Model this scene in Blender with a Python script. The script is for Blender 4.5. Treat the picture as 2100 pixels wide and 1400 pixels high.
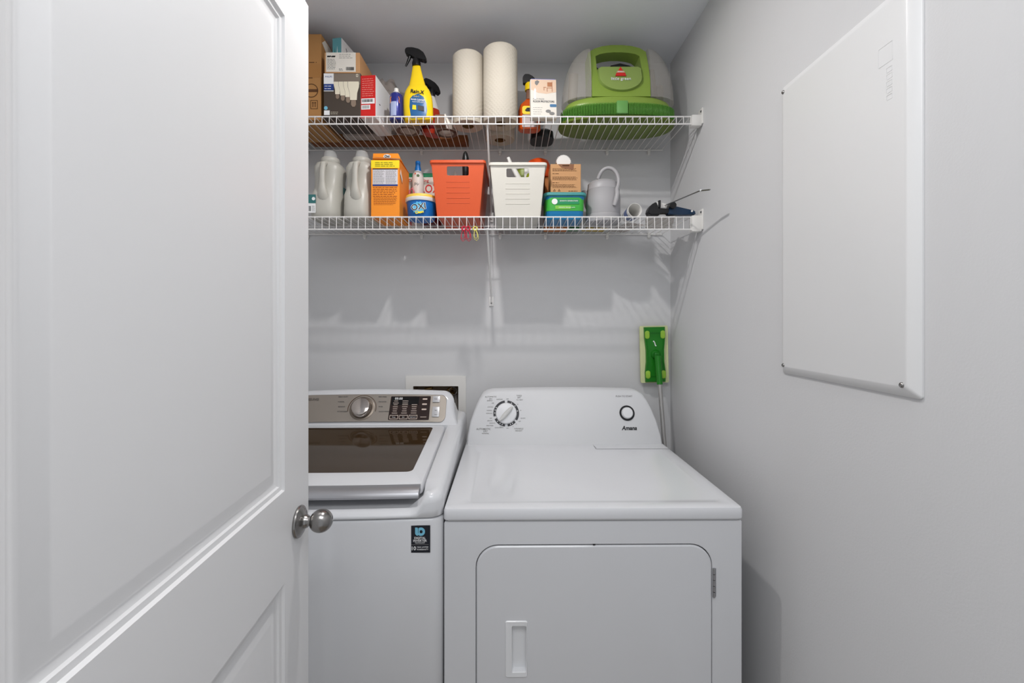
import bpy, bmesh, math, random
from mathutils import Vector, Matrix
random.seed(7)
PI = math.pi
for o in list(bpy.data.objects): bpy.data.objects.remove(o)
SC = bpy.context.scene
COL = SC.collection

# ------------------------------------------------------------------ camera
CZ = 1.376
F = 900.0
cam_d = bpy.data.cameras.new('camera')
cam_d.sensor_width = 36.0
cam_d.lens = F / 2100 * 36
cam_d.shift_y = -45 / 2100
cam_d.clip_start = 0.01
cam = bpy.data.objects.new('camera', cam_d)
cam.location = (0, 0, CZ)
cam.rotation_euler = (PI / 2, 0, 0)
COL.objects.link(cam)
SC.camera = cam

# ------------------------------------------------------------------ exposure, world
SC.view_settings.view_transform = 'Standard'
SC.view_settings.look = 'None'
SC.view_settings.gamma = 1
SC.view_settings.use_curve_mapping = False
SC.view_settings.exposure = 0.0
wd = bpy.data.worlds.new('world'); SC.world = wd
wd.use_nodes = True
wbg = wd.node_tree.nodes['Background']
wbg.inputs[0].default_value = (0.93, 0.96, 1.0, 1)
wbg.inputs[1].default_value = 0.56

def area(name, loc, rot, size, power, col=(1, 1, 1), sy=None):
    l = bpy.data.lights.new(name, 'AREA')
    l.shape = 'RECTANGLE'; l.size = size; l.size_y = sy or size
    l.energy = power; l.color = col
    o = bpy.data.objects.new(name, l); COL.objects.link(o)
    o.location = loc; o.rotation_euler = rot
    return o
# added soft fill overhead, just behind the camera; no known lamp there
area('overhead_fill', (0.0, -0.12, 2.43), (0, 0, 0), 1.1, 15.0, (0.98, 0.99, 1.0), 0.7)
BULB = 1420.0          # emission strength of the ceiling lamp bulbs

# ------------------------------------------------------------------ materials
def lin(c):
    r = []
    for v in c[:3]:
        v /= 255.0
        r.append(v / 12.92 if v <= 0.04045 else ((v + 0.055) / 1.055) ** 2.4)
    return (r[0], r[1], r[2], 1)

MATS = {}
def mat(name, col, rough=0.5, metal=0.0, trans=0.0, alpha=1.0, bump=None, var=0.0, varscale=8, emit=None, coat=0.0, spec=0.5, ior=1.45, sss=0.0):
    if name in MATS: return MATS[name]
    m = bpy.data.materials.new(name); m.use_nodes = True
    nt = m.node_tree; b = nt.nodes['Principled BSDF']
    c = lin(col)
    b.inputs['Base Color'].default_value = c
    b.inputs['Roughness'].default_value = rough
    b.inputs['Metallic'].default_value = metal
    b.inputs['Transmission Weight'].default_value = trans
    b.inputs['Alpha'].default_value = alpha
    b.inputs['Coat Weight'].default_value = coat
    b.inputs['Coat Roughness'].default_value = 0.08
    b.inputs['Specular IOR Level'].default_value = spec
    b.inputs['IOR'].default_value = ior
    if sss:
        b.inputs['Subsurface Weight'].default_value = sss
        b.inputs['Subsurface Radius'].default_value = (.02, .02, .02)
        b.inputs['Subsurface Scale'].default_value = 0.5
    tc = nt.nodes.new('ShaderNodeTexCoord')
    if var:
        n = nt.nodes.new('ShaderNodeTexNoise'); n.inputs['Scale'].default_value = varscale
        n.inputs['Detail'].default_value = 3
        nt.links.new(tc.outputs['Object'], n.inputs['Vector'])
        mx = nt.nodes.new('ShaderNodeMix'); mx.data_type = 'RGBA'
        d = [max(0, x * (1 - var)) for x in c[:3]] + [1]
        e = [min(1, x * (1 + var)) for x in c[:3]] + [1]
        mx.inputs[6].default_value = d; mx.inputs[7].default_value = e
        nt.links.new(n.outputs['Fac'], mx.inputs[0])
        nt.links.new(mx.outputs[2], b.inputs['Base Color'])
    if bump:
        sc, st = bump
        n = nt.nodes.new('ShaderNodeTexNoise'); n.inputs['Scale'].default_value = sc
        n.inputs['Detail'].default_value = 4
        nt.links.new(tc.outputs['Object'], n.inputs['Vector'])
        bp = nt.nodes.new('ShaderNodeBump'); bp.inputs['Strength'].default_value = st
        bp.inputs['Distance'].default_value = 0.002
        nt.links.new(n.outputs['Fac'], bp.inputs['Height'])
        nt.links.new(bp.outputs['Normal'], b.inputs['Normal'])
    if emit:
        b.inputs['Emission Color'].default_value = lin(emit[0])
        b.inputs['Emission Strength'].default_value = emit[1]
    MATS[name] = m
    return m

M_wall = mat('wall_paint', (210, 210, 211), 0.6, bump=(260, 0.12), spec=0.3)
M_ceil = mat('ceiling_paint', (240, 242, 247), 0.8, bump=(120, 0.15), spec=0.2)
M_door = mat('door_paint', (226, 226, 227), 0.38, bump=(60, 0.05), spec=0.4)
M_trim = mat('trim_paint', (225, 225, 225), 0.35)
M_floor = mat('floor_vinyl', (150, 140, 128), 0.4, var=0.25, varscale=6)
M_appl = mat('appliance_enamel', (214, 215, 218), 0.16, coat=0.3, spec=0.5)
M_applm = mat('appliance_plastic', (228, 229, 231), 0.3)
M_con = mat('console_plastic', (214, 215, 217), 0.42, spec=.35)
M_wire = mat('white_vinyl_wire', (232, 230, 228), 0.35)
M_whitep = mat('white_plastic', (228, 226, 222), 0.35)
M_creamp = mat('cream_basket_plastic', (216, 212, 202), 0.4)
M_black = mat('black_plastic', (14, 14, 16), 0.35)
M_blackm = mat('black_print', (22, 22, 26), 0.6)
M_dgrey = mat('dark_grey_print', (70, 70, 74), 0.6)
M_grey = mat('grey_print', (130, 128, 126), 0.6)
M_steel = mat('brushed_nickel', (150, 148, 146), 0.24, metal=1.0, bump=(180, 0.04))
M_chrome = mat('steel_wire', (170, 170, 172), 0.25, metal=1.0)
M_gap = mat('dark_gap', (26, 26, 28), 0.8)
M_kraft = mat('kraft_cardboard', (176, 128, 76), 0.8, var=0.08, varscale=20, bump=(90, .1))
M_kraft2 = mat('light_kraft_cardboard', (198, 150, 104), 0.8, var=0.06, varscale=20)
M_kprint = mat('brown_print', (92, 58, 30), 0.8)
M_paper = mat('white_paper', (228, 222, 212), 0.7)
M_towel = mat('paper_towel', (236, 228, 214), 0.95, spec=0.1)
M_orange = mat('orange_plastic', (216, 88, 42), 0.35)
M_boxor = mat('orange_carton', (246, 146, 34), 0.5)
M_yellow = mat('yellow_plastic', (250, 212, 20), 0.25, coat=.3)
M_green = mat('green_plastic', (134, 160, 66), 0.35)
M_green2 = mat('green_hose_plastic', (84, 142, 50), 0.4)
M_green3 = mat('mop_green_plastic', (24, 118, 20), 0.35)
M_lime = mat('lime_grip', (150, 196, 60), 0.4)
M_padc = mat('mop_pad_cloth', (214, 218, 168), 0.9, bump=(400, .5))
M_blue = mat('blue_plastic', (22, 110, 190), 0.35)
M_navy = mat('navy_can', (38, 44, 130), 0.25, metal=0.2, coat=.4)
M_red = mat('red_print', (206, 34, 30), 0.45)
M_dred = mat('dark_red_plastic', (96, 10, 22), 0.3)
M_redor = mat('red_orange_plastic', (220, 78, 22), 0.35)
M_teal = mat('teal_print', (96, 160, 168), 0.5)
M_dteal = mat('dark_teal_print', (52, 112, 112), 0.5)
M_lblue = mat('light_blue_print', (120, 190, 216), 0.5)
M_white = mat('white_print', (238, 238, 238), 0.5)
M_taupe = mat('taupe_print', (128, 116, 104), 0.5)
M_taupd = mat('dark_taupe_print', (72, 62, 54), 0.45)
M_bulbp = mat('bulb_print_cream', (230, 222, 200), 0.5)
M_silver = mat('silver_console', (158, 150, 141), 0.34, metal=0.75)
M_lidglass = mat('tinted_lid_glass', (58, 43, 26), 0.06, spec=0.35)
M_disp = mat('dark_display', (44, 30, 26), 0.15)
M_clear = mat('clear_plastic', (206, 200, 192), 0.08, trans=0.0, alpha=0.32)
M_wrap = mat('clear_wrap', (190, 180, 172), 0.25, alpha=0.6, bump=(60, 1.0))
M_jug = mat('milky_jug_plastic', (196, 193, 184), 0.35, sss=0.3, alpha=0.93)
M_cap = mat('clear_cap_plastic', (220, 220, 218), 0.2, alpha=0.42)
M_can = mat('watering_can_plastic', (170, 168, 170), 0.4)
M_tankd = mat('tank_inner_plastic', (168, 160, 150), 0.4, alpha=0.5)
M_pink = mat('pink_plastic', (220, 120, 130), 0.3, alpha=0.7)
M_rclip = mat('red_clip', (190, 34, 60), 0.35)
M_yclip = mat('yellow_clip', (214, 206, 110), 0.35)
M_ntool = mat('navy_tool', (16, 46, 74), 0.3)
M_brownin = mat('supply_box_inside', (156, 138, 116), 0.7)
M_amber = mat('amber_liquid_bottle', (206, 84, 20), 0.2, coat=.3)
M_tubgr = mat('green_tub_print', (60, 170, 60), 0.35)
M_tubteal = mat('tub_lid_teal', (70, 150, 150), 0.35)
M_ofg = mat('yellow_green_print', (250, 220, 30), 0.5)
M_tape = mat('tape_roll', (176, 152, 140), 0.5)

# ------------------------------------------------------------------ mesh helpers
class B:
    def __init__(s): s.bm = bmesh.new()
    def _t(s, vs, rot, loc):
        if rot is not None:
            mt = Matrix.Translation(loc) @ rot.to_4x4()
        else: mt = Matrix.Translation(loc)
        bmesh.ops.transform(s.bm, matrix=mt, verts=vs)
    def box(s, c, d, bev=0.0, seg=2, rot=None):
        g = bmesh.ops.create_cube(s.bm, size=1.0); vs = g['verts']
        bmesh.ops.scale(s.bm, vec=d, verts=vs)
        if bev:
            es = list({e for v in vs for e in v.link_edges})
            r = bmesh.ops.bevel(s.bm, geom=es, offset=bev, segments=seg, affect='EDGES', profile=0.5)
            vs = list({v for f in r['faces'] for v in f.verts} | {v for v in vs if v.is_valid})
        s._t(vs, rot, Vector(c)); return s
    def bx(s, x0, x1, y0, y1, z0, z1, bev=0.0, seg=2):
        return s.box(((x0+x1)/2, (y0+y1)/2, (z0+z1)/2), (abs(x1-x0), abs(y1-y0), abs(z1-z0)), bev, seg)
    def rings(s, rs, cap0=True, cap1=True, closed=False):
        prev = None; first = None; nv = []
        for r in rs:
            cur = [s.bm.verts.new(p) for p in r]; nv += cur
            if prev:
                n = len(cur)
                for i in range(n):
                    j = (i+1) % n
                    s.bm.faces.new((prev[i], prev[j], cur[j], cur[i]))
            else: first = cur
            prev = cur
        if closed:
            n = len(first)
            for i in range(n):
                j = (i+1) % n
                s.bm.faces.new((prev[i], prev[j], first[j], first[i]))
        else:
            if cap0: s.bm.faces.new(list(reversed(first)))
            if cap1: s.bm.faces.new(prev)
        return s
    def lathe(s, prof, c=(0, 0, 0), seg=32, axis='z', sx=1, sy=1, rot=None):
        rs = []
        for r, z in prof:
            r = max(r, 1e-5)
            ring = []
            for i in range(seg):
                a = 2*PI*i/seg
                v = Vector((math.cos(a)*r*sx, math.sin(a)*r*sy, z))
                if axis == 'y': v = Vector((v.x, -v.z, v.y))
                elif axis == 'x': v = Vector((v.z, v.x, v.y))
                if rot is not None: v = rot @ v
                ring.append(v + Vector(c))
            rs.append(ring)
        return s.rings(rs)
    def cyl(s, p0, p1, r0, r1=None, seg=16):
        p0 = Vector(p0); p1 = Vector(p1); r1 = r0 if r1 is None else r1
        q = (p1-p0).to_track_quat('Z', 'Y')
        rs = []
        for p, r in ((p0, r0), (p1, r1)):
            rs.append([p + q @ Vector((math.cos(2*PI*i/seg)*r, math.sin(2*PI*i/seg)*r, 0)) for i in range(seg)])
        return s.rings(rs)
    def tube(s, pts, r, seg=8, closed=False, flat=1.0):
        pts = [Vector(p) for p in pts]; n = len(pts)
        rr = r if isinstance(r, (list, tuple)) else [r]*n
        rs = []; up = None
        for i, p in enumerate(pts):
            if closed: d = pts[(i+1) % n] - pts[i-1]
            else: d = pts[min(i+1, n-1)] - pts[max(i-1, 0)]
            d.normalize()
            if up is None:
                up = d.orthogonal().normalized()
            up = (up - d*up.dot(d)).normalized()
            sd = d.cross(up)
            rs.append([p + (up*math.cos(2*PI*k/seg) + sd*math.sin(2*PI*k/seg)*flat)*rr[i] for k in range(seg)])
        return s.rings(rs, closed=closed)
    def prism(s, poly, a0, a1, axis='y'):
        def P(u, v, w):
            return {'y': (u, w, v), 'x': (w, u, v), 'z': (u, v, w)}[axis]
        return s.rings([[P(u, v, a0) for u, v in poly], [P(u, v, a1) for u, v in poly]])
    def frame(s, outer, inner, a0, a1, axis='y'):
        def P(u, v, w):
            return {'y': (u, w, v), 'x': (w, u, v), 'z': (u, v, w)}[axis]
        return s.rings([[P(u, v, a0) for u, v in outer], [P(u, v, a1) for u, v in outer],
                        [P(u, v, a1) for u, v in inner], [P(u, v, a0) for u, v in inner]], closed=True)
    def quad(s, a, b, c, d):
        s.bm.faces.new([s.bm.verts.new(p) for p in (a, b, c, d)]); return s

def rr(w, h, r, n=5, cx=0, cy=0, side=1):
    """rounded rectangle outline, ccw; side = pieces along each straight side"""
    r = min(r, w/2 - 1e-5, h/2 - 1e-5)
    cs = [(w/2-r, h/2-r, 0), (-w/2+r, h/2-r, 90), (-w/2+r, -h/2+r, 180), (w/2-r, -h/2+r, 270)]
    pts = []
    for k, (x, y, a) in enumerate(cs):
        arc = [(cx+x+r*math.cos(math.radians(a+90*i/n)), cy+y+r*math.sin(math.radians(a+90*i/n))) for i in range(n+1)]
        pts += arc
        nx = cs[(k+1) % 4]
        a2 = math.radians(nx[2])
        q = (cx+nx[0]+r*math.cos(a2), cy+nx[1]+r*math.sin(a2))
        for j in range(1, side):
            t = j/side
            pts.append((arc[-1][0]*(1-t)+q[0]*t, arc[-1][1]*(1-t)+q[1]*t))
    return pts

def obj(name, b, m, parent=None, smooth=40, loc=None, rot=None):
    bm = b.bm if isinstance(b, B) else b
    bmesh.ops.recalc_face_normals(bm, faces=bm.faces)
    me = bpy.data.meshes.new(name); bm.to_mesh(me); bm.free()
    ms = m if isinstance(m, (list, tuple)) else [m]
    for x in ms: me.materials.append(x)
    if smooth:
        for p in me.polygons: p.use_smooth = True
        me.set_sharp_from_angle(angle=math.radians(smooth))
    o = bpy.data.objects.new(name, me); COL.objects.link(o)
    if parent is not None: o.parent = parent
    if loc is not None: o.location = loc
    if rot is not None: o.rotation_euler = rot
    return o

def thing(name, label, cat, loc=(0, 0, 0), rot=(0, 0, 0), group=None):
    o = bpy.data.objects.new(name, None); COL.objects.link(o)
    o.location = loc; o.rotation_euler = rot if isinstance(rot, (tuple, list)) else (0, 0, rot)
    o.empty_display_size = 0.05
    o['label'] = label; o['category'] = cat
    if group: o['group'] = group
    return o
def tag(o, label, cat, group=None):
    o['label'] = label; o['category'] = cat
    if group: o['group'] = group
    return o
def struct(name, b, m, parent=None, **k):
    o = obj(name, b, m, parent, **k)
    o['kind'] = 'structure'
    return o

def text(name, body, size, m, parent, loc, rot=(PI/2, 0, 0), align='CENTER', ext=0.00015, sx=1.0, bold=0.0, shear=0.0):
    cu = bpy.data.curves.new(name, 'FONT')
    cu.body = body; cu.size = size; cu.align_x = align; cu.align_y = 'CENTER'
    cu.extrude = ext; cu.resolution_u = 3; cu.offset = bold; cu.shear = shear
    tmp = bpy.data.objects.new(name+'_tmp', cu); COL.objects.link(tmp)
    dg = bpy.context.evaluated_depsgraph_get(); dg.update()
    me = bpy.data.meshes.new_from_object(tmp.evaluated_get(dg))
    bpy.data.objects.remove(tmp); bpy.data.curves.remove(cu)
    me.materials.clear(); me.materials.append(m); me.name = name
    o = bpy.data.objects.new(name, me); COL.objects.link(o)
    o.parent = parent; o.location = loc; o.rotation_euler = rot; o.scale = (sx, 1, 1)
    return o

def patch(name, m, parent, x0, x1, z0, z1, y, r=0.0, t=0.0004):
    """thin printed patch on a face looking towards -y"""
    b = B(); cx, cz = (x0+x1)/2, (z0+z1)/2
    b.prism(rr(x1-x0, z1-z0, max(r, 1e-4), 4, cx, cz), y-t, y)
    return obj(name, b, m, parent, smooth=0)

def lines(name, m, parent, x0, x1, z0, z1, n, y, h=0.0012, word=0.008, side=None, t=0.0003):
    """rows of small unreadable print: short dashes"""
    b = B()
    for i in range(n):
        z = z1 + (z0-z1)*(i/(max(n-1, 1)))
        x = x0
        end = x1 - random.random()*(x1-x0)*0.18
        while x < end:
            w = word*(0.5+random.random())
            xe = min(x+w, end)
            if xe - x > 0.0012:
                if side is None: b.bx(x, xe, y-t, y, z-h/2, z+h/2)
                else: b.bx(side, side+t, x, xe, z-h/2, z+h/2)
            x = xe + word*0.25
    return obj(name, b, m, parent, smooth=0)

def barcode(name, m, parent, x0, x1, z0, z1, y):
    b = B(); x = x0
    while x < x1:
        w = random.choice((.0006, .001, .0016)); b.bx(x, min(x+w, x1), y-.0003, y, z0, z1); x += w + random.choice((.0007, .0012))
    return obj(name, b, m, parent, smooth=0)

def W(px, py, Y):
    return Vector(((px-1050)*Y/F, Y, CZ+(655-py)*Y/F))

# ------------------------------------------------------------------ setting
XL, XR, YB, YF, ZC = -0.97, 0.668, 1.85, -0.55, 2.455
struct('floor', B().bx(XL-.1, XR+.1, YF, YB+.1, -.05, 0), M_floor, smooth=0)
struct('ceiling', B().bx(XL-.1, XR+.1, YF, YB+.1, ZC, ZC+.05), M_ceil, smooth=0)
# back wall with the opening of the supply box
sbx0, sbx1, sbz0, sbz1 = -0.418, -0.223, 0.93, 1.098
bw = B()
bw.bx(XL-.1, sbx0, YB, YB+.1, 0, ZC); bw.bx(sbx1, XR+.1, YB, YB+.1, 0, ZC)
bw.bx(sbx0, sbx1, YB, YB+.1, 0, sbz0); bw.bx(sbx0, sbx1, YB, YB+.1, sbz1, ZC)
struct('wall_back', bw, M_wall, smooth=0)
struct('wall_right', B().bx(XR, XR+.1, YF, YB, 0, ZC), M_wall, smooth=0)
struct('wall_left', B().bx(XL-.1, XL, .28, YB, 0, ZC), M_wall, smooth=0)
def base_prof(sgn=1):
    return [(0, 0), (.013, 0), (.013, .062), (.008, .078), (.004, .085), (0, .085)]
struct('baseboard_back', B().rings([[(XL, YB-u, v) for u, v in base_prof()], [(XR, YB-u, v) for u, v in base_prof()]]), M_trim)
struct('baseboard_right', B().rings([[(XR-u, .28, v) for u, v in base_prof()], [(XR-u, YB-.013, v) for u, v in base_prof()]]), M_trim)

# ------------------------------------------------------------------ door: local x along the leaf from hinge to latch, face looks to -y
DW, DH, DT = 0.711, 2.035, 0.035
door = thing('door_1', 'white two panel interior door standing open at the left', 'door')
del door['category']; del door['label']
door['kind'] = 'structure'
hinge = Vector((-0.3802, 0.222, 0.005)); latch = Vector((-0.432, 0.931, 0.005))
dirv = (latch-hinge).normalized()
# local +x = dirv ; local -y = visible face (towards +X world)
ang = math.atan2(dirv.y, dirv.x)
door.location = hinge
door.rotation_euler = (0, math.radians(0), ang)
def door_leaf():
    b = B()
    P1 = (0.11, DW-0.113, 1.052, 1.937)  # upper panel x0,x1,z0,z1
    P2 = (0.11, DW-0.113, 0.235, 0.880)
    yf = 0.0; yb = DT
    def slab(y, sg):
        # face grid around panels
        xs = [0, P1[0], P1[1], DW]; zs = [0, P2[2], P2[3], P1[2], P1[3], DH]
        for i in range(3):
            for j in range(5):
                if i == 1 and j in (1, 3): continue
                b.quad((xs[i], y, zs[j]), (xs[i+1], y, zs[j]), (xs[i+1], y, zs[j+1]), (xs[i], y, zs[j+1]))
        for p in (P1, P2):
            prof = [(0, 0), (.003, -.0045), (.010, -.0055), (.0125, -.0085), (.019, -.0105), (.022, -.0105), (.026, -.0095), (.043, -.0042), (.047, -.0038)]
            rs = []
            for off, d in prof:
                rs.append([(x, y - sg*d, z) for x, z in ((p[0]+off, p[2]+off), (p[1]-off, p[2]+off), (p[1]-off, p[3]-off), (p[0]+off, p[3]-off))])
            b.rings(rs, cap0=False, cap1=True)
    slab(0, 1); slab(DT, -1)
    for (a, c) in (((0, 0), (DW, 0)), ((DW, 0), (DW, DH)), ((DW, DH), (0, DH)), ((0, DH), (0, 0))):
        b.quad((a[0], 0, a[1]), (c[0], 0, c[1]), (c[0], DT, c[1]), (a[0], DT, a[1]))
    bmesh.ops.remove_doubles(b.bm, verts=b.bm.verts, dist=1e-5)
    bmesh.ops.recalc_face_normals(b.bm, faces=b.bm.faces)
    return b
# visible face must look to world +X: rotating local -y by ang(~94deg) gives +X. good
lf = obj('door_leaf', door_leaf(), M_door, door, smooth=22)
def knob(yside, sg):
    b = B()
    b.lathe([(0.0, 0), (.0302, 0), (.0312, .003), (.030, .0055), (.027, .0065), (.0245, .009), (.017, .0115), (.0135, .0145), (.0120, .019), (.0, .019)], (0, 0, 0), 40, 'y')
    k = obj('rosette', b, M_steel, door, loc=(DW-.052, yside, 0.9665), rot=(0, 0, 0 if sg > 0 else PI), smooth=30)
    b = B()
    prof = [(0, .018), (.0105, .018), (.0092, .022), (.0098, .0255)]
    for i in range(3, 15):
        a = PI*i/14
        if .0225*math.sin(a) > .0105 or i > 7: prof.append((.0225*math.sin(a), .0445 - .0228*math.cos(a)))
    b.lathe(prof, (0, 0, 0), 40, 'y')
    n = obj('door_knob', b, M_steel, door, loc=(DW-.052, yside, 0.9665), rot=(0, 0, 0 if sg > 0 else PI), smooth=50)
    n['label'] = 'satin nickel ball knob'
knob(0, 1); knob(DT, -1)
b = B(); b.bx(DW, DW+.0015, .006, .029, .925, .981); b.box((DW+.005, .0175, .953), (.010, .012, .014), .003)
obj('latch_plate', b, M_steel, door, smooth=0)
for z in (.25, 1.02, 1.8):
    b = B(); b.cyl((-.004, -.004, z-.045), (-.004, -.004, z+.045), .006); b.bx(-.004, .0, -.002, .03, z-.045, z+.045)
    obj('hinge', b, M_steel, door)

# ------------------------------------------------------------------ ceiling lamp (above the frame)
lampx, lampy = -0.10, 1.04
cl = thing('ceiling_lamp', 'small round flush ceiling lamp above the dryer front', 'lamp', (lampx, lampy, ZC))
obj('lamp_base', B().lathe([(0, 0), (.075, 0), (.075, -.010), (.060, -.020), (.048, -.046), (.044, -.048), (.040, -.044), (0, -.044)], (0, 0, 0), 40), M_whitep, cl)
mb = mat('bulb_glow', (255, 255, 255), .5, emit=((255, 252, 250), BULB))
obj('light_disc', B().lathe([(0, -.0445), (.022, -.0445), (.022, -.047), (.020, -.049), (0, -.050)], (0, 0, 0), 32), mb, cl)

# ------------------------------------------------------------------ wire shelves
def brace(parent, x, z1, zdrop):
    b = B()
    y0, y1 = 1.549-SY, 1.843-SY
    b.tube([(x, y0, z1+.004), (x, y0+.010, z1-.012), (x, y1-.010, z1-zdrop+.012), (x, y1, z1-zdrop), (x, y1, z1-zdrop-.018)], .0040, 10)
    b.bx(x-.009, x+.009, y1, y1+.006, z1-zdrop-.034, z1-zdrop+.006, .001)
    obj('diagonal_brace', b, M_wire, parent)
    obj('brace_screw', B().lathe([(0, 0), (.004, 0), (.003, .002), (0, .0025)], (x, y1, z1-zdrop-.022), 12, 'y'), M_steel, parent)
SY = 1.69
def shelf(label, z, lip, bracex, cross=()):
    t = thing('wire_shelf', label, 'shelf', (0, SY, z), group=None)
    x0, x1 = XL+.01, 0.632
    yf, yb = 1.545-SY, 1.842-SY
    r = .0016
    deck = B(); lp = B()
    n = int((x1-x0)/.0254)
    for i in range(n+1):
        x = x1-.004-i*.0254
        deck.tube([(x, yf, -.0016), (x, yb, -.0016)], r*.85, 6)
        lp.tube([(x, yf-.0025, 0), (x, yf-.004, -lip)], r*.85, 6)
    for y in cross:
        deck.cyl((x0, y, -.0046), (x1, y, -.0046), .0017, seg=8)
    obj('wire_deck', deck, M_wire, t)
    lp.cyl((x0, yf, 0), (x1, yf, 0), .0026, seg=8)
    lp.cyl((x0, yf-.003, -lip), (x1, yf-.003, -lip), .0028, seg=8)
    obj('front_lip', lp, M_wire, t)
    obj('back_rail', B().cyl((x0, yb, -.003), (x1, yb, -.003), .0028, seg=8), M_wire, t)
    # end bracket on the right wall
    e = B()
    e.bx(x1-.002, XR-.003, yf-.010, yf+.016, -lip-.008, .004, .003)
    e.bx(XR-.005, XR, yf-.016, yf+.02, -lip-.002, .026, .0015)
    obj('end_bracket', e, M_whitep, t)
    obj('bracket_screw', B().lathe([(0, 0), (.0045, 0), (.003, .002), (0, .0024)], (XR-.005, yf-.006, .016), 12, 'x', rot=Matrix.Rotation(PI, 3, 'Z')), M_dgrey, t)
    brace(t, bracex, -lip, .27-lip)
    for x in (-.86, -.62, -.38, -.05, .14, .40, .575):
        c = B(); c.bx(x-.006, x+.006, yb-.004, YB-SY, -.018, .004, .002); c.cyl((x, yb+.002, -.02), (x, YB-SY, -.014), .005, seg=10)
        obj('wall_clip', c, M_whitep, t)
    return t
ZU, ZL = 2.0895, 1.7365
sh1 = shelf('upper white wire shelf holding paper towels and cleaning supplies', ZU, .027, -.0868)
sh2 = shelf('lower white wire shelf holding jugs, baskets and watering can', ZL, .044, -.0868, (1.675-SY,))
DU, DL = ZU+.001, ZL+.001      # what the items stand on

# ------------------------------------------------------------------ cartons
def carton(name, label, x0, x1, y0, d, z, h, m, rot=0, cat='box', bev=.0012, mname='carton_body'):
    t = thing(name, label, cat, ((x0+x1)/2, y0+d/2, z), rot)
    obj(mname, B().box((0, 0, h/2), (x1-x0, d, h), bev, 1), m, t, smooth=0)
    return t, (x1-x0)/2, d/2
# big brown carton
t, hw, hd = carton('cardboard_box', 'tall brown shipping carton at the left end of the upper shelf', -.905, -.683, 1.572, .20, DU, .308, M_kraft)
lines('printed_text', M_kprint, t, -.10, .106, .182, .206, 4, -hd-.0001, .003, .02)
lines('printed_text', M_kprint, t, -.10, .106, .150, .151, 1, -hd-.0001, .004, .03)
obj('tape_seam', B().bx(-hw, hw, -hd-.0006, -hd, .152, .2005), mat('packing_tape', (170, 120, 66), .3), t, smooth=0)
b = B(); b.frame(rr(.05, .05, .0249, 6, .075, .105), rr(.044, .044, .0219, 6, .075, .105), -hd-.0006, -hd)
b.bx(.052, .098, -hd-.0006, -hd, .100, .110)
obj('printed_seal', b, M_kprint, t, smooth=0)
b = B(); b.frame(rr(.026, .032, .002, 4, .085, .055), rr(.022, .028, .001, 4, .085, .055), -hd-.0006, -hd)
for xx in (.081, .089): b.bx(xx-.0014, xx+.0014, -hd-.0006, -hd, .046, .060); b.prism([(xx-.004, .06), (xx, .066), (xx+.004, .06)], -hd-.0006, -hd)
obj('this_way_up_mark', b, M_kprint, t, smooth=0)
b = B(); b.quad((hw+.0005, -.095, .28), (hw+.0005, .03, .22), (hw+.0005, .03, .30), (hw+.0005, -.07, .303))
obj('shipping_label', b, M_paper, t, smooth=0)

# light bulb carton
t, hw, hd = carton('light_bulb_box', 'dark carton printed with four white light bulbs on upper shelf', -.668, -.537, 1.556, .135, DU, .1585, M_taupd)
patch('printed_panel', M_taupe, t, -hw+.004, hw-.0015, .118, .157, -hd-.0002)
patch('printed_panel', M_white, t, -hw+.001, -hw+.036, .120, .157, -hd-.0008)
patch('printed_panel', mat('blue_print', (34, 60, 130), .5), t, -hw+.001, -hw+.036, .098, .1195, -hd-.0008)
patch('printed_panel', M_white, t, -hw+.001, -hw+.036, .094, .0965, -hd-.0008)
text('brand_text', 'PHILIPS', .0078, mat('blue_print', (34, 60, 130)), t, (-hw+.0185, -hd-.0014, .145))
lines('printed_text', M_white, t, -hw+.004, -hw+.03, .103, .112, 2, -hd-.0013, .002, .01)
patch('printed_panel', M_white, t, -hw+.002, -hw+.022, .010, .026, -hd-.0008)
obj('energy_mark', B().lathe([(0, 0), (.0065, 0), (.0065, .0006), (0, .0006)], (-hw+.008, -hd, .035), 18, 'y'), M_lblue, t)
lines('printed_text', M_bulbp, t, -hw+.026, -hw+.052, .014, .020, 2, -hd-.0013, .0014, .006)
obj('tag_print', B().frame(rr(.007, .010, .001, 3, hw-.012, .150), rr(.004, .007, .001, 3, hw-.012, .150), -hd-.001, -hd-.0004), M_bulbp, t, smooth=0)
for i in range(4):
    cx = (-.016, .003, .022, .041)[i]; top = .128; sc = (.92, 1.02, 1.14, 1.36)[i]
    hpoly = [(-.0135, 0), (.0135, 0), (.0145, -.004), (.014, -.014), (.0095, -.030), (.0085, -.048), (-.0085, -.048), (-.0095, -.030), (-.014, -.014), (-.0145, -.004)]
    b = B(); b.prism([(min(cx+u*sc*1.07, hw), top+.0006+v*sc*1.015) for u, v in hpoly], -hd-.0008-.0004*i, -hd)
    obj('bulb_outline', b, M_taupe, t, smooth=0)
    b = B(); b.prism([(min(cx+u*sc, hw), top+v*sc) for u, v in hpoly], -hd-.0010-.0004*i, -hd)
    o = obj('printed_bulb', b, M_bulbp, t, smooth=0)
    b = B(); b.prism([(cx+u*sc, top+v*sc) for u, v in [(-.006, -.048), (.006, -.048), (.0065, -.060), (.003, -.066), (-.003, -.066), (-.0065, -.060)]], -hd-.0010-.0004*i, -hd)
    obj('printed_bulb_base', b, mat('bulb_base_print', (138, 120, 104), .5), t, smooth=0)

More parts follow.
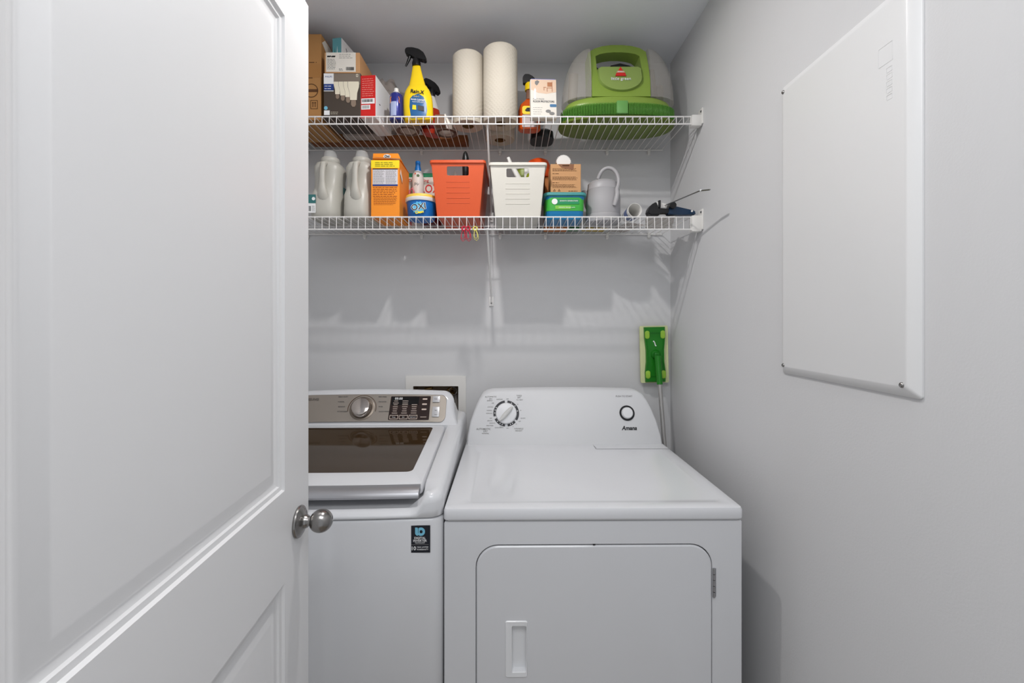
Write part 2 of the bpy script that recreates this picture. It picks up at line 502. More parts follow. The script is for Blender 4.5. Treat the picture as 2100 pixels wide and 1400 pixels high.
# kraft box with white label lying on the bulb carton
t, hw, hd = carton('cardboard_box', 'flat kraft box with large white label lying on the bulb carton', -.665, -.540, 1.556, .145, DU+.159, .073, M_kraft2)
patch('shipping_label', M_paper, t, -hw+.006, hw-.014, .004, .0725, -hd-.0002)
lines('printed_logo', M_blackm, t, -hw+.010, -hw+.041, .0575, .0592, 2, -hd-.0009, .0032, .012)
lines('printed_text', M_grey, t, -hw+.010, -hw+.042, .014, .048, 8, -hd-.0009, .0015, .008)
lines('printed_text', M_grey, t, -hw+.052, -hw+.10, .053, .066, 3, -hd-.0009, .0012, .008)
barcode('barcode', M_blackm, t, hw-.048, hw-.019, .009, .021, -hd-.0009)
lines('printed_text', M_grey, t, -hw+.052, -hw+.066, .010, .014, 2, -hd-.0009, .002, .006)

# teal and white box
t, hw, hd = carton('electronics_box', 'narrow box with teal end and white side on top of kraft box', -.643, -.608, 1.60, .165, DU+.2325, .080, M_white, rot=math.radians(-9))
patch('end_panel', M_teal, t, -hw+.0003, hw-.0003, .0006, .0794, -hd-.0002)
obj('logo_print', B().prism([(-.0105, .012), (-.0085, .045), (-.006, .012)], -hd-.001, -hd-.0003), M_dteal, t, smooth=0)
obj('logo_print', B().prism([(-.001, .010), (.001, .050), (.0035, .010)], -hd-.001, -hd-.0003), M_white, t, smooth=0)
b = B(); b.tube([(hw+.0003, -.052, .058), (hw+.0003, -.046, .050), (hw+.0003, -.050, .042), (hw+.0003, -.046, .034)], .0012, 6)
obj('logo_mark', b, M_blackm, t)
obj('slot_print', B().bx(hw, hw+.0005, .035, .038, .045, .060), M_blackm, t, smooth=0)

# red and white carton
t, hw, hd = carton('cardboard_box', 'narrow red and white carton leaning beside the bulb carton', -.535, -.480, 1.556, .155, DU, .151, M_white, cat='box', mname='carton_body')
t.rotation_euler = (0, 0, math.radians(-5))
t.location.x += .004
patch('red_end_panel', M_red, t, -hw+.0002, hw-.0002, .0004, .1505, -hd-.0002)
patch('printed_panel', M_white, t, -hw+.003, hw-.003, .050, .069, -hd-.0008)
barcode('barcode', M_blackm, t, -hw+.006, hw-.010, .056, .066, -hd-.0013)
patch('printed_panel', M_white, t, -hw+.003, .008, .030, .046, -hd-.0008)
barcode('barcode', M_grey, t, -hw+.007, .004, .033, .044, -hd-.0013)
lines('printed_text', mat('pink_print', (240, 160, 150), .5), t, -hw+.006, hw-.004, .078, .138, 9, -hd-.0009, .0016, .008)
obj('side_mark', B().bx(hw, hw+.0005, -.045, -.035, .062, .065), M_blackm, t, smooth=0)

# crumpled clear bag behind
b = B(); bmesh.ops.create_icosphere(b.bm, subdivisions=4, radius=1)
for v in b.bm.verts:
    n = .12*math.sin(v.co.x*7+v.co.z*5)+.08*math.sin(v.co.y*11+v.co.z*9)
    v.co = Vector((v.co.x*.047, v.co.y*.045, v.co.z*.115))*(1+n)
    v.co.z = max(v.co.z, -.105)
zm = min(v.co.z for v in b.bm.verts)
for v in b.bm.verts: v.co.z -= zm
o = obj('plastic_bag', b, M_wrap, loc=(-.508, 1.782, DU+.033)); tag(o, 'crumpled clear plastic bag behind the red and white carton', 'bag')

# aerosol can
t = thing('aerosol_can', 'small blue aerosol can with white nozzle beside yellow spray bottle', 'spray can', (-.4175, 1.585, DU))
obj('can_body', B().lathe([(0, 0), (.0225, 0), (.0238, .002), (.0238, .086), (.0225, .090), (.0225, .093), (.014, .101), (0, .101)], seg=36), M_navy, t)
obj('spray_nozzle', B().lathe([(0, .099), (.0125, .099), (.0125, .104), (.008, .107), (.0075, .118), (.004, .120), (0, .120)], seg=24), M_whitep, t)
b = B()
for k in range(9):
    a = math.radians(-130+k*6)
    a2 = math.radians(-130+(k+1)*6)
    R = .0241
    b.quad((R*math.cos(a), R*math.sin(a), .012), (R*math.cos(a2), R*math.sin(a2), .012), (R*math.cos(a2), R*math.sin(a2), .062), (R*math.cos(a), R*math.sin(a), .062))
obj('can_label', b, mat('pale_blue_print', (170, 180, 214), .4), t)
for a0, sg in ((-125, 1), (-58, -1)):
    b = B(); b.tube([(.0243*math.cos(math.radians(a0+sg*q)), .0243*math.sin(math.radians(a0+sg*q)), z) for q, z in ((0, .080), (-8, .074), (-4, .066), (-9, .058))], .0011, 6)
    obj('flame_print', b, M_boxor, t)

# ------------------------------------------------------------------ spray bottles
def silh(b, prof, dep=.55, n=28, c=(0, 0), pw=2.4):
    """bottle: prof of (halfwidth, z, xoffset, halfdepth)"""
    rs = []
    for p in prof:
        hw, z = p[0], p[1]; xo = p[2] if len(p) > 2 else 0; hd = p[3] if len(p) > 3 else hw*dep
        ring = []
        for i in range(n):
            a = 2*PI*i/n; ca, sa = math.cos(a), math.sin(a)
            ring.append((c[0]+xo+hw*abs(ca)**(2/pw)*(1 if ca >= 0 else -1), c[1]+hd*abs(sa)**(2/pw)*(1 if sa >= 0 else -1), z))
        rs.append(ring)
    b.rings(rs); return b

def trigger_head(t, z, m, s=1.0, flip=1, mneck=None):
    b = B()
    top = [(-.036, -.002), (-.036, .012), (-.029, .017), (-.010, .0165), (.012, .010), (.028, -.003), (.036, -.022), (.034, -.032), (.024, -.031), (.018, -.024), (.010, -.026), (-.004, -.022), (-.006, -.013), (-.018, -.008), (-.030, -.008)]
    zb = z+.045*s
    pts = [(flip*u*s, zb+v*s) for u, v in top]
    b.prism(pts, -.0105*s, .0105*s)
    bmesh.ops.bevel(b.bm, geom=list(b.bm.edges), offset=.0022*s, segments=2, affect='EDGES')
    obj('spray_head', b, m, t, smooth=50)
    b = B(); b.tube([(flip*-.020*s, 0, zb-.006*s), (flip*-.024*s, 0, zb-.018*s), (flip*-.032*s, 0, zb-.034*s), (flip*-.037*s, 0, zb-.043*s)], [.006*s, .0055*s, .004*s, .003*s], 10)
    obj('trigger', b, m, t)
    obj('neck_collar', B().lathe([(0, -.001), (.0145*s, -.001), (.0150*s, .010*s), (.0125*s, .018*s), (.011*s, .026*s), (0, .026*s)], (0, 0, z), 28), mneck or m, t)

t = thing('spray_bottle', 'yellow trigger spray bottle with black head and blue label', 'spray bottle', (-.3375, 1.592, DU), (0, math.radians(-2.5), 0))
b = B()
silh(b, [(.044, 0), (.050, .004), (.053, .020), (.0535, .060), (.052, .085), (.045, .110), (.0345, .128), (.0305, .131), (.028, .140), (.0215, .165), (.0165, .190), (.0145, .200), (.0145, .206)], .55)
obj('bottle_body', b, M_yellow, t)
trigger_head(t, .204, M_black, 1.05)
YD = -.0305
def curved_patch(name, m, t, poly, hwf, dep, pw=2.4, off=.0006):
    """printed shape wrapped on the front of a superellipse bottle of half width hwf(z) and half depth hwf*dep"""
    b = B(); bm = b.bm
    vs = []
    for x, z in poly:
        vs.append(bm.verts.new((x, 0, z)))
    bm.faces.new(vs)
    bmesh.ops.triangulate(bm, faces=bm.faces)
    bmesh.ops.subdivide_edges(bm, edges=bm.edges, cuts=5, use_grid_fill=True)
    bmesh.ops.subdivide_edges(bm, edges=bm.edges, cuts=1, use_grid_fill=True)
    for v in bm.verts:
        h = hwf(v.co.z); u = min(abs(v.co.x)/h, .995)
        v.co.y = -(h*dep)*(1-u**pw)**(1/pw) - off
    return obj(name, b, m, t)
def hw_y(z):
    P = [(.0, .044), (.004, .050), (.020, .053), (.060, .0535), (.085, .052), (.110, .045), (.128, .0345), (.14, .028)]
    for (a, b_), (c, d) in zip(P, P[1:]):
        if a <= z <= c: return b_+(d-b_)*(z-a)/(c-a)
    return .028
lab = [(-.022, .004), (.030, .004), (.036, .03), (.034, .055), (.026, .078), (.008, .090), (-.012, .084), (-.023, .074), (-.026, .045)]
curved_patch('bottle_label', mat('steel_blue_print', (40, 96, 150), .35), t, lab, hw_y, .55)
text('brand_text', 'Rain.X', .019, M_blackm, t, (.004, -.0285, .097), (math.radians(80), math.radians(9), 0), bold=.0005, sx=.95)
text('label_text', '2-in-1', .009, M_ofg, t, (.001, -.0298, .080), (math.radians(88), math.radians(8), 0))
text('label_text', 'GLASS CLEANER', .0075, M_white, t, (.005, -.0305, .067), (PI/2, math.radians(8), 0), bold=.0002, sx=.9)
text('label_text', '+RAIN REPELLENT', .0060, M_white, t, (.006, -.0305, .059), (PI/2, math.radians(6), 0), sx=.9)
b = B(); b.prism([(.004, .030), (.026, .026), (.026, .042), (.004, .048)], -.0310, -.0303)
obj('label_picture', b, M_dgrey, t, smooth=0)
b = B(); b.prism([(-.016, .034), (-.002, .032), (-.002, .048), (-.014, .050)], -.0308, -.0303)
obj('label_picture', b, M_ofg, t, smooth=0)

t = thing('spray_bottle', 'red spray bottle with black head half hidden behind yellow bottle', 'spray bottle', (-.312, 1.705, DU), (0, 0, math.radians(35)))
b = B(); silh(b, [(.034, 0), (.038, .01), (.038, .06), (.030, .10), (.017, .135), (.012, .150), (.012, .155)], .65)
obj('bottle_body', b, mat('red_bottle_plastic', (178, 50, 26), .3), t)
b = B(); silh(b, [(.0305, .1001), (.0175, .1351), (.0125, .1500), (.0125, .153)], .65)
obj('bottle_shoulder', b, M_whitep, t)
trigger_head(t, .153, M_black, .95, flip=1)
b = B(); b.box((.0, 0, .028), (.0775, .0505, .03), .006); obj('bottle_label', b, M_dred, t)

t = thing('spray_bottle', 'amber orange spray bottle with black and yellow head behind the white pads box', 'spray bottle', (.066, 1.665, DU), (0, 0, 0))
b = B(); silh(b, [(.038, 0), (.0425, .004), (.0425, .075), (.036, .096), (.020, .112), (.0145, .118)], .6)
obj('bottle_body', b, M_amber, t)
b = B(); silh(b, [(.0135, .118), (.0125, .140), (.0125, .155)], .9); obj('bottle_neck', b, mat('clear_amber', (150, 110, 90), .2, alpha=.7), t)
b = B(); b.lathe([(0, .152), (.017, .152), (.0175, .172), (.0145, .180), (0, .180)], seg=24); obj('neck_collar', b, M_yellow, t)
b = B(); b.prism([(-.024, .178), (-.026, .200), (-.018, .212), (-.002, .212), (.014, .203), (.024, .190), (.022, .178), (.006, .176), (-.012, .178)], -.011, .011)
bmesh.ops.bevel(b.bm, geom=list(b.bm.edges), offset=.002, segments=2, affect='EDGES')
obj('spray_head', b, M_black, t)
b = B(); b.tube([(.018, 0, .188), (.024, 0, .180), (.026, 0, .170)], [.007, .006, .004], 8); obj('trigger', b, M_yellow, t)
patch('bottle_label', M_ofg, t, -.028, .026, .052, .083, -.0262, .008)
patch('bottle_label', mat('pale_grey_print', (190, 176, 176), .4), t, -.028, .026, .004, .050, -.0262, .003)
obj('emblem', B().prism([(-.018, .066), (-.010, .076), (.006, .076), (.010, .070), (.006, .062), (-.012, .062)], -.0275, -.0266), M_blackm, t, smooth=0)

# ------------------------------------------------------------------ paper towels
mt = mat('quilted_paper_towel', (206, 198, 184), 0.95, spec=0.1)
nt = mt.node_tree; bs = nt.nodes['Principled BSDF']; tc = nt.nodes.new('ShaderNodeTexCoord')
def wv(d):
    w = nt.nodes.new('ShaderNodeTexWave'); w.inputs['Scale'].default_value = 34; w.wave_type = 'BANDS'
    mp = nt.nodes.new('ShaderNodeMapping'); mp.inputs['Rotation'].default_value = (0, math.radians(d), 0)
    w.bands_direction = 'X'; w.inputs['Distortion'].default_value = 1.5
    nt.links.new(tc.outputs['Object'], mp.inputs[0]); nt.links.new(mp.outputs[0], w.inputs[0]); return w
w1, w2 = wv(40), wv(-40)
mm = nt.nodes.new('ShaderNodeMath'); mm.operation = 'MULTIPLY'
nt.links.new(w1.outputs['Fac'], mm.inputs[0]); nt.links.new(w2.outputs['Fac'], mm.inputs[1])
bp = nt.nodes.new('ShaderNodeBump'); bp.inputs['Strength'].default_value = .45; bp.inputs['Distance'].default_value = .0015
nt.links.new(mm.outputs[0], bp.inputs['Height']); nt.links.new(bp.outputs['Normal'], bs.inputs['Normal'])
def roll(label, x, y, R, H, grp='paper towel rolls on the upper shelf'):
    t = thing('paper_towel_roll', label, 'paper towel', (x, y, DU), group=grp)
    b = B()
    b.lathe([(.021, .0005), (R-.002, 0), (R, .003), (R+.0005, H*.5), (R, H-.006), (R-.006, H), (.021, H)], seg=48)
    # open core
    b.bm.faces.ensure_lookup_table()
    for f in [f for f in b.bm.faces if len(f.verts) == 48]: b.bm.faces.remove(f)
    obj('towel_sheet', b, mt, t)
    b = B(); b.rings([[(.021*math.cos(a), .021*math.sin(a), z) for a in [2*PI*i/24 for i in range(24)]] for z in (0.001, H-.001)], False, False)
    bmesh.ops.solidify(b.bm, geom=list(b.bm.faces), thickness=.001)
    obj('cardboard_core', b, M_kraft, t)
    # loose sheet edge
    b = B(); b.rings([[((R+.0012)*math.cos(a), (R+.0012)*math.sin(a), z) for a in [math.radians(-100-i*3) for i in range(6)]] for z in (.005, H-.008)], False, False)
    return t
roll('left and shorter of two front white paper towel rolls', -.1625, 1.625, .0565, .2575)
roll('right and taller of the two front white paper towel rolls', -.0425, 1.605, .0622, .2665)
t = roll('mostly hidden white paper towel roll standing behind the taller front roll', -.048, 1.752, .058, .225)

# small items between bottle and towels
t, hw, hd = carton('small_carton', 'tiny brown carton on upper shelf right of the yellow bottle', -.282, -.247, 1.60, .04, DU, .033, mat('brown_carton', (120, 92, 72), .6))
b = B(); b.prism([(hw+.0005, .0), (hw+.022, 0), (hw+.004, .036), (hw+.0005, .036)], -.018, -.016); obj('folded_flap', b, M_paper, t, smooth=0)
# packing tape rolls seen through the shelf
def taperoll(label, x, y, R, H, tilt=0):
    t = thing('tape_roll', label, 'tape', (x, y, DU), group='wrapped rolls on the upper shelf')
    obj('tape_winding', B().frame(rr(2*R, 2*R, R-.0001, 8), rr(.06, .06, .0299, 8), 0, H, 'z'), M_tape, t)
    obj('tape_core', B().frame(rr(.0598, .0598, .0298, 8), rr(.054, .054, .0269, 8), 0, H, 'z'), M_paper, t)
    obj('plastic_wrapping', B().lathe([(0, .0), (R+.002, .0), (R+.003, H+.002), (0, H+.003)], seg=28), M_wrap, t)
taperoll('wrapped roll lying behind the yellow spray bottle', -.305, 1.655-.003, .0, .0) if False else None
taperoll('wrapped roll lying behind the aerosol can', -.395, 1.668, .043, .034)
taperoll('wrapped roll lying behind the tiny brown carton', -.252, 1.685, .042, .034)

# flat cardboard and foam slab at the back of the upper shelf
o = obj('flat_cardboard', B().box((0, 0, .014), (.64, .055, .028), .002), mat('dark_kraft', (128, 76, 36), .8), loc=(-.50, 1.802, DU+.004)); tag(o, 'long flat brown cardboard strip along the wall on upper shelf', 'cardboard')

o = obj('bubble_wrap', B().box((0, 0, .012), (.155, .045, .024), .006), mat('grey_foam', (176, 164, 156), .7, bump=(150, 1.0)), loc=(-.585, 1.735, DU)); tag(o, 'grey bubble wrap strip lying behind the light bulb carton', 'bubble wrap')
# pads box
t, hw, hd = carton('felt_pads_box', 'white box with chair picture beside green cleaner on upper shelf', .066, .1585, 1.556, .028, DU, .1365, M_paper)
t.rotation_euler = (math.radians(0), math.radians(-1), math.radians(4))
b = B(); b.prism([(-.044, .1), (-.02, .089), (.01, .0855), (.0455, .092), (.0455, .1355), (-.044, .1355)], -hd-.0005, -hd)
obj('printed_scene', b, mat('peach_print', (226, 196, 170), .5), t, smooth=0)
b = B(); b.bx(.012, .032, -hd-.001, -hd-.0005, .105, .107); b.bx(.012, .014, -hd-.001, -hd-.0005, .093, .106); b.bx(.030, .032, -hd-.001, -hd-.0005, .093, .128); b.bx(.014, .030, -hd-.001, -hd-.0005, .111, .126)
b.bx(0, .010, -hd-.001, -hd-.0005, .107, .109); b.bx(.001, .003, -hd-.001, -hd-.0005, .097, .108)
obj('printed_chair', b, mat('chair_print', (180, 120, 84), .5), t, smooth=0)
b = B(); b.prism([(-.030, .128), (-.022, .133), (-.014, .128), (-.02, .118), (-.024, .114), (-.03, .12)], -hd-.001, -hd-.0005); obj('printed_plant', b, M_grey, t, smooth=0)
b = B(); b.prism([(-.034, .066), (-.027, .066), (-.028, .082), (-.026, .098), (-.030, .106), (-.034, .098)], -hd-.001, -hd-.0004); obj('printed_vase', b, M_white, t, smooth=0)
text('label_text', 'FELT PADS', .0085, M_grey, t, (-.018, -hd-.0006, .066))
text('label_text', 'FLOOR PROTECTORS', .0085, M_dgrey, t, (.0, -hd-.0006, .0575), bold=.0002, sx=.92)
patch('printed_badge', mat('badge_blue', (74, 120, 160), .5), t, .022, .0455, .039, .049, -hd-.0002, .003)
lines('printed_text', M_grey, t, -.038, -.004, .014, .036, 4, -hd-.0003, .0009, .007)
for (xx, zz) in ((.016, .024), (.029, .016)):
    b = B(); b.lathe([(0, 0), (.0095, 0), (.0095, .0006), (0, .0006)], (xx, -hd, zz), 20, 'y', sy=.6); obj('printed_pad', b, M_grey, t)
obj('blue_top_flap', B().box((0, 0, .1375), (.086, .026, .002), 0), mat('flap_blue', (120, 130, 190), .5), t, smooth=0)

# black attachment lying behind
o = obj('cleaner_attachment', silh(B(), [(.044, 0, 0, .048), (.047, .004, 0, .05), (.045, .03, 0, .046), (.03, .042, 0, .03)], pw=3.5), M_black, loc=(.120, 1.768, DU)); tag(o, 'black plastic attachment lying behind the white pads box', 'attachment')

# ------------------------------------------------------------------ portable green cleaner
gx = .391; gy = 1.655
t = thing('carpet_cleaner', 'green portable carpet cleaner with clear tanks on the upper shelf', 'carpet cleaner', (gx, gy, DU))
b = B()   # bottom tray
prof = [(.196, 0, .088), (.212, .003, .098), (.216, .010, .101), (.204, .013, .094), (.204, .052, .094), (.196, .058, .090)]
rs = []
def oval(hw, hd, z, n=56, pw=2.7, cx=0, cy=0):
    r = []
    for i in range(n):
        a = 2*PI*i/n; ca, sa = math.cos(a), math.sin(a)
        r.append((cx+hw*abs(ca)**(2/pw)*(1 if ca >= 0 else -1), cy+hd*abs(sa)**(2/pw)*(1 if sa >= 0 else -1), z))
    return r
b.rings([oval(h, d, z) for h, z, d in prof]); obj('base_tray', b, mat('shaded_olive_tray', (108, 128, 44), .4), t)  # tray colour darkened to olive for the shade on the underside
# wound ribbed hose around the base
b = B(); n = 78
for k in range(n):
    x = -.2075+.415*k/(n-1)
    y = -.0985*max(0, 1-(abs(x)/.209)**2.7)**(1/2.7)
    b.box((x, y-.001, .031), (.0034, .016, .042), .0014, 1)
obj('ribbed_hose', b, M_green2, t)
obj('hose_clasp', B().box((-.002, -.106, .034), (.040, .012, .046), .004), mat('clasp_green', (104, 160, 84), .35), t)
b = B()   # upper skirt
b.rings([oval(.197, .092, .050), oval(.2, .094, .060), oval(.192, .090, .076), oval(.176, .084, .085), oval(.12, .07, .088)])
obj('upper_skirt', b, M_green, t)
# body with loop handle (front arch)
def arc_pts(cx, cz, rx, rz, a0, a1, n):
    return [(cx+rx*math.cos(math.radians(a0+(a1-a0)*i/n)), cz+rz*math.sin(math.radians(a0+(a1-a0)*i/n))) for i in range(n+1)]
outer = [(-.104, .084), (-.104, .15), (-.107, .21), (-.110, .272)] + [(-.085, .292), (-.055, .304), (-.02, .310), (.02, .310), (.055, .305), (.085, .294)] + [(.104, .276), (.106, .22), (.107, .15), (.105, .084)]
inner = [(-.055, .120), (-.078, .15), (-.082, .20), (-.083, .258)] + [(-.066, .268), (-.045, .2735), (-.015, .277), (.015, .277), (.045, .2735), (.066, .268)] + [(.080, .258), (.082, .20), (.080, .15), (.056, .120)]
b = B()
def yf(z): return -.085 + .06*max(0, (z-.09)/.2)**1.4     # front leans back with height
O0 = [(x, yf(z), z) for x, z in outer]; O1 = [(x, .062-.03*max(0, (z-.09)/.2), z) for x, z in outer]
I0 = [(x, yf(z)+.004, z) for x, z in inner]; I1 = [(x, .058-.03*max(0, (z-.09)/.2), z) for x, z in inner]
b.rings([O0, O1, I1, I0], closed=True)
obj('handle_frame', b, M_green, t, smooth=50)
b = B()   # bulging centre body below the handle opening
pts = []
for i in range(18):
    a = PI + PI*i/17
    pts.append((.080*math.cos(a), .158+.056*math.sin(a)))
pts += [(.080, .196), (.070, .204), (-.070, .204), (-.080, .196)]
R0 = [(x, yf(z)+.003, z) for x, z in pts]; R1 = [(x*.95, yf(z)-.006, .16+(z-.16)*.95) for x, z in pts]; R2 = [(x, .055, z) for x, z in pts]
b.rings([R2, R0, R1]); obj('centre_body', b, mat('green_body_plastic', (138, 160, 84), .35), t, smooth=50)
b = B(); b.tube([(-.01, -.03, .205), (-.02, -.028, .220), (.01, -.022, .228), (.045, -.015, .224), (.07, -.01, .218)], [.007, .008, .009, .009, .006], 10)
b.tube([(-.075, 0, .205), (-.07, 0, .226), (-.06, 0, .21)], .010, 10)
obj('suction_hose', b, M_black, t)
# logo
ly = yf(.165)-.0075
b = B(); b.prism([(-.0095, .180), (.0075, .180), (-.001, .194)], ly-.0006, ly); b.prism([(-.020, .160), (.019, .160), (.015, .1705), (-.016, .1705)], ly-.003, ly)
obj('logo_mark', b, M_red, t, smooth=0)
b = B(); b.prism([(-.016, .1725), (.015, .1725), (.012, .1785), (-.012, .1785)], ly-.0012, ly); obj('logo_mark', b, mat('salmon_print', (214, 170, 140), .5), t, smooth=0)
text('brand_text', 'BISSELL', .0062, M_white, t, (0, ly-.0018, .1755), (math.radians(80), 0, 0))
text('label_text', 'little green', .0165, M_white, t, (0, ly-.0045, .1485), (math.radians(80), 0, 0), ext=.0006)
# side tanks: quarter domes
def tank(name, sg, hx):
    b = B(); rs = []
    for k in range(11):
        th = k/10*PI/2
        z = .086+ .200*math.sin(th)
        cur = max(math.cos(th), .02)
        hd = .078*(.30+.70*cur**.8)
        w = (.0955 if sg < 0 else .103)*cur**.95+.004
        ring = []
        for i in range(13):
            a = -PI/2+PI*i/12
            ring.append((sg*(hx + w*abs(math.cos(a))**.8), hd*math.sin(a)-.002-.0*z, z))
        ring.append((sg*hx, hd*.9, z)); ring.append((sg*hx, -hd*.9, z))
        rs.append(ring)
    b.rings(rs)
    return obj(name, b, M_clear, t, smooth=60)
tank('clean_water_tank', -1, .1055); tank('dirty_water_tank', 1, .1075)
b = B(); b.tube([(-.165, -.01, .10), (-.160, -.01, .20)], .018, 14); obj('tank_tube', b, M_tankd, t)
b = B(); b.tube([(.145, 0, .10), (.128, 0, .22)], .016, 14); b.box((.165, .02, .13), (.03, .05, .08), .006); obj('tank_tube', b, M_tankd, t)
for (sx_, z0) in ((-1, .098),):
    pass

# ------------------------------------------------------------------ lower shelf: jugs
def jug(label, x, y, lab, s=1.0):
    t = thing('detergent_jug', label, 'jug', (x, y, DL), group='milky detergent jugs on the lower shelf')
    b = B()
    # lower body
    silh(b, [(.050, 0, 0, .074), (.0545, .004, 0, .079), (.055, .03, 0, .080), (.053, .09, 0, .079), (.0485, .118, 0, .060), (.049, .150, 0, .050), (.053, .180, 0, .050), (.0525, .196, 0, .052), (.043, .212, 0, .048), (.029, .219, 0, .030), (.029, .224, 0, .029)], pw=2.8, n=36)
    obj('jug_body', b, M_jug, t, smooth=60)
    b = B(); b.tube([(0, -.045, .205), (0, -.066, .195), (0, -.073, .17), (0, -.073, .135), (0, -.073, .108), (0, -.066, .086), (0, -.050, .066)], [.013, .0135, .0125, .0125, .017, .028, .030], 14, flat=.75)
    obj('jug_handle', b, M_jug, t)
    obj('neck_ring', B().lathe([(0, .218), (.031, .218), (.0335, .222), (.0335, .232), (.031, .237), (0, .238)], seg=36), M_jug, t)
    b = B(); b.lathe([(0, .236), (.026, .236), (.0255, .240), (.0215, .262), (.0205, .263), (0, .263)], seg=36)
    obj('measuring_cap', b, M_cap, t)
    b = B(); silh(b, [(.048, .003, 0, .072), (.0505, .006, 0, .0755), (.0505, .075, 0, .0755), (.049, .082, 0, .074)], pw=2.8, n=36)
    return t
j1 = jug('milky jug at the far left of the lower shelf, teal label', -.678, 1.640, True)
j2 = jug('milky jug standing right beside the orange carton', -.5605, 1.640, False)
patch('jug_label', M_dteal, j1, -.056, -.020, .052, .083, -.0795, .002)
patch('jug_label', M_white, j1, -.056, -.020, .018, .0515, -.0795, .002)
b = B(); b.lathe([(0, 0), (.006, 0), (.006, .0006), (0, .0006)], (-.0275, -.080, .068), 16, 'y'); obj('label_mark', b, M_white, j1)
barcode('barcode', M_blackm, j1, -.044, -.036, .024, .042, -.0801)
lines('printed_text', M_dgrey, j1, -.033, -.022, .024, .042, 5, -.0801, .001, .004)
obj('side_label', B().box((.0505, .02, .09), (.0012, .05, .08), 0), M_dteal, j1)

# orange carton with open lid
t = thing('stain_remover_carton', 'tall orange carton with torn open lid and yellow band', 'carton', (-.450, 1.630, DL))
hw, hd, H = .0505, .072, .2045
b = B()
b.box((0, 0, H/2), (2*hw, 2*hd, H), .001, 1)
obj('carton_body', b, M_boxor, t, smooth=0)
# tilted back lid: wedge hinged at the rear
b = B(); b.rings([[(-hw-.001, -hd+.02, H+.006), (hw+.001, -hd+.02, H+.006), (hw+.001, hd+.0, H+.0005), (-hw-.001, hd+.0, H+.0005)],
                  [(-hw-.001, -hd+.028, H+.034), (hw-.012, -hd+.028, H+.034), (hw-.012, hd-.004, H+.02), (-hw-.001, hd-.004, H+.02)]])
obj('open_lid', b, M_boxor, t, smooth=0)
b = B(); b.quad((-hw, -hd+.004, H+.012), (hw, -hd+.002, H+.001), (hw+.001, -hd+.019, H+.012), (-hw-.001, -hd+.018, H+.018))
bmesh.ops.solidify(b.bm, geom=list(b.bm.faces), thickness=.0008)
obj('torn_edge', b, M_kraft2, t, smooth=0)
obj('lid_logo', B().lathe([(0, 0), (.013, 0), (.013, .0006), (0, .0006)], (0, -hd+.0228, H+.021), 20, 'y', sy=.6), M_white, t)
text('brand_text', 'Oxi', .012, M_blackm, t, (0, -hd+.0214, H+.021), (math.radians(100), 0, 0), bold=.0004)
patch('yellow_band', M_ofg, t, -hw+.0003, hw-.0003, .176, .2035, -hd-.0002)
lines('printed_text', mat('olive_print', (130, 130, 20), .5), t, -.036, .040, .183, .195, 3, -hd-.0008, .0022, .012)
patch('instruction_panel', mat('pale_panel', (214, 210, 214), .5), t, -hw+.006, hw-.006, .118, .171, -hd-.0002)
patch('instruction_panel', M_blackm, t, -hw+.006, hw-.006, .1705, .174, -hd-.0004)
patch('instruction_panel', mat('blue_print', (34, 60, 130), .5), t, -hw+.006, hw-.006, .112, .118, -hd-.0004)
lines('printed_text', M_grey, t, -.042, -.002, .122, .167, 13, -hd-.0008, .0011, .006)
lines('printed_text', M_grey, t, .002, .042, .122, .167, 13, -hd-.0008, .0011, .006)
lines('printed_text', mat('rust_print', (150, 70, 14), .6), t, -.043, .046, .076, .107, 6, -hd-.0003, .0021, .010)
lines('printed_text', mat('rust_print', (150, 70, 14), .6), t, -.041, .044, .046, .071, 8, -hd-.0003, .0011, .006)
obj('side_logo', B().prism([(-.062, .158), (-.035, .135), (-.030, .150), (-.056, .176)], hw, hw+.0006, 'x'), M_white, t, smooth=0)
obj('side_logo_edge', B().prism([(-.062, .153), (-.035, .130), (-.035, .134), (-.062, .157)], hw, hw+.0007, 'x'), M_blackm, t, smooth=0)

# clorox box
t = thing('wipes_box', 'white carton with red letters and green top edge behind blue tub', 'box', (-.372, 1.775, DL))
hw, hd = .078, .025
obj('carton_body', B().box((0, 0, .111), (2*hw, 2*hd, .222), .001, 1), M_paper, t, smooth=0)
patch('green_band', mat('box_green', (20, 130, 84), .5), t, -hw+.0002, hw-.0002, .206, .2215, -hd-.0002)
text('brand_text', 'CLOROX', .046, M_red, t, (.004, -hd-.0008, .158), bold=.0006, sx=.82)
text('label_text', 'Disinfecting', .017, M_red, t, (.0, -hd-.0008, .192), bold=.0002)
# air freshener
t = thing('pump_bottle', 'slim white flowered bottle with blue cap behind blue tub', 'bottle', (-.369, 1.722, DL))
obj('bottle_body', B().lathe([(0, 0), (.0215, 0), (.0225, .003), (.0225, .190), (.0205, .208), (.014, .218), (.0115, .220), (0, .220)], seg=32), M_whitep, t)
obj('blue_cap', B().lathe([(0, .219), (.0125, .219), (.0115, .232), (.0095, .238), (.0098, .256), (.0085, .258), (0, .258)], seg=24), M_blue, t)
for (xx, zz, s_, mm_) in ((-.002, .120, .009, M_navy), (.005, .196, .006, mat('leaf_print', (90, 120, 84), .5)), (.009, .094, .006, M_navy), (-.012, .100, .005, M_blackm), (-.006, .204, .003, M_redor)):
    b = B()
    for k in range(5):
        a = 2*PI*k/5
        px_, pz_ = xx+s_*.55*math.cos(a), zz+s_*.55*math.sin(a)
        yy = -math.sqrt(max(.0225**2-px_**2, 1e-6))-.0004
        b.lathe([(0, 0), (s_*.42, 0), (s_*.42, .0008), (0, .0008)], (px_, yy+.0003, pz_), 10, 'y')
    obj('printed_flower', b, mm_, t)
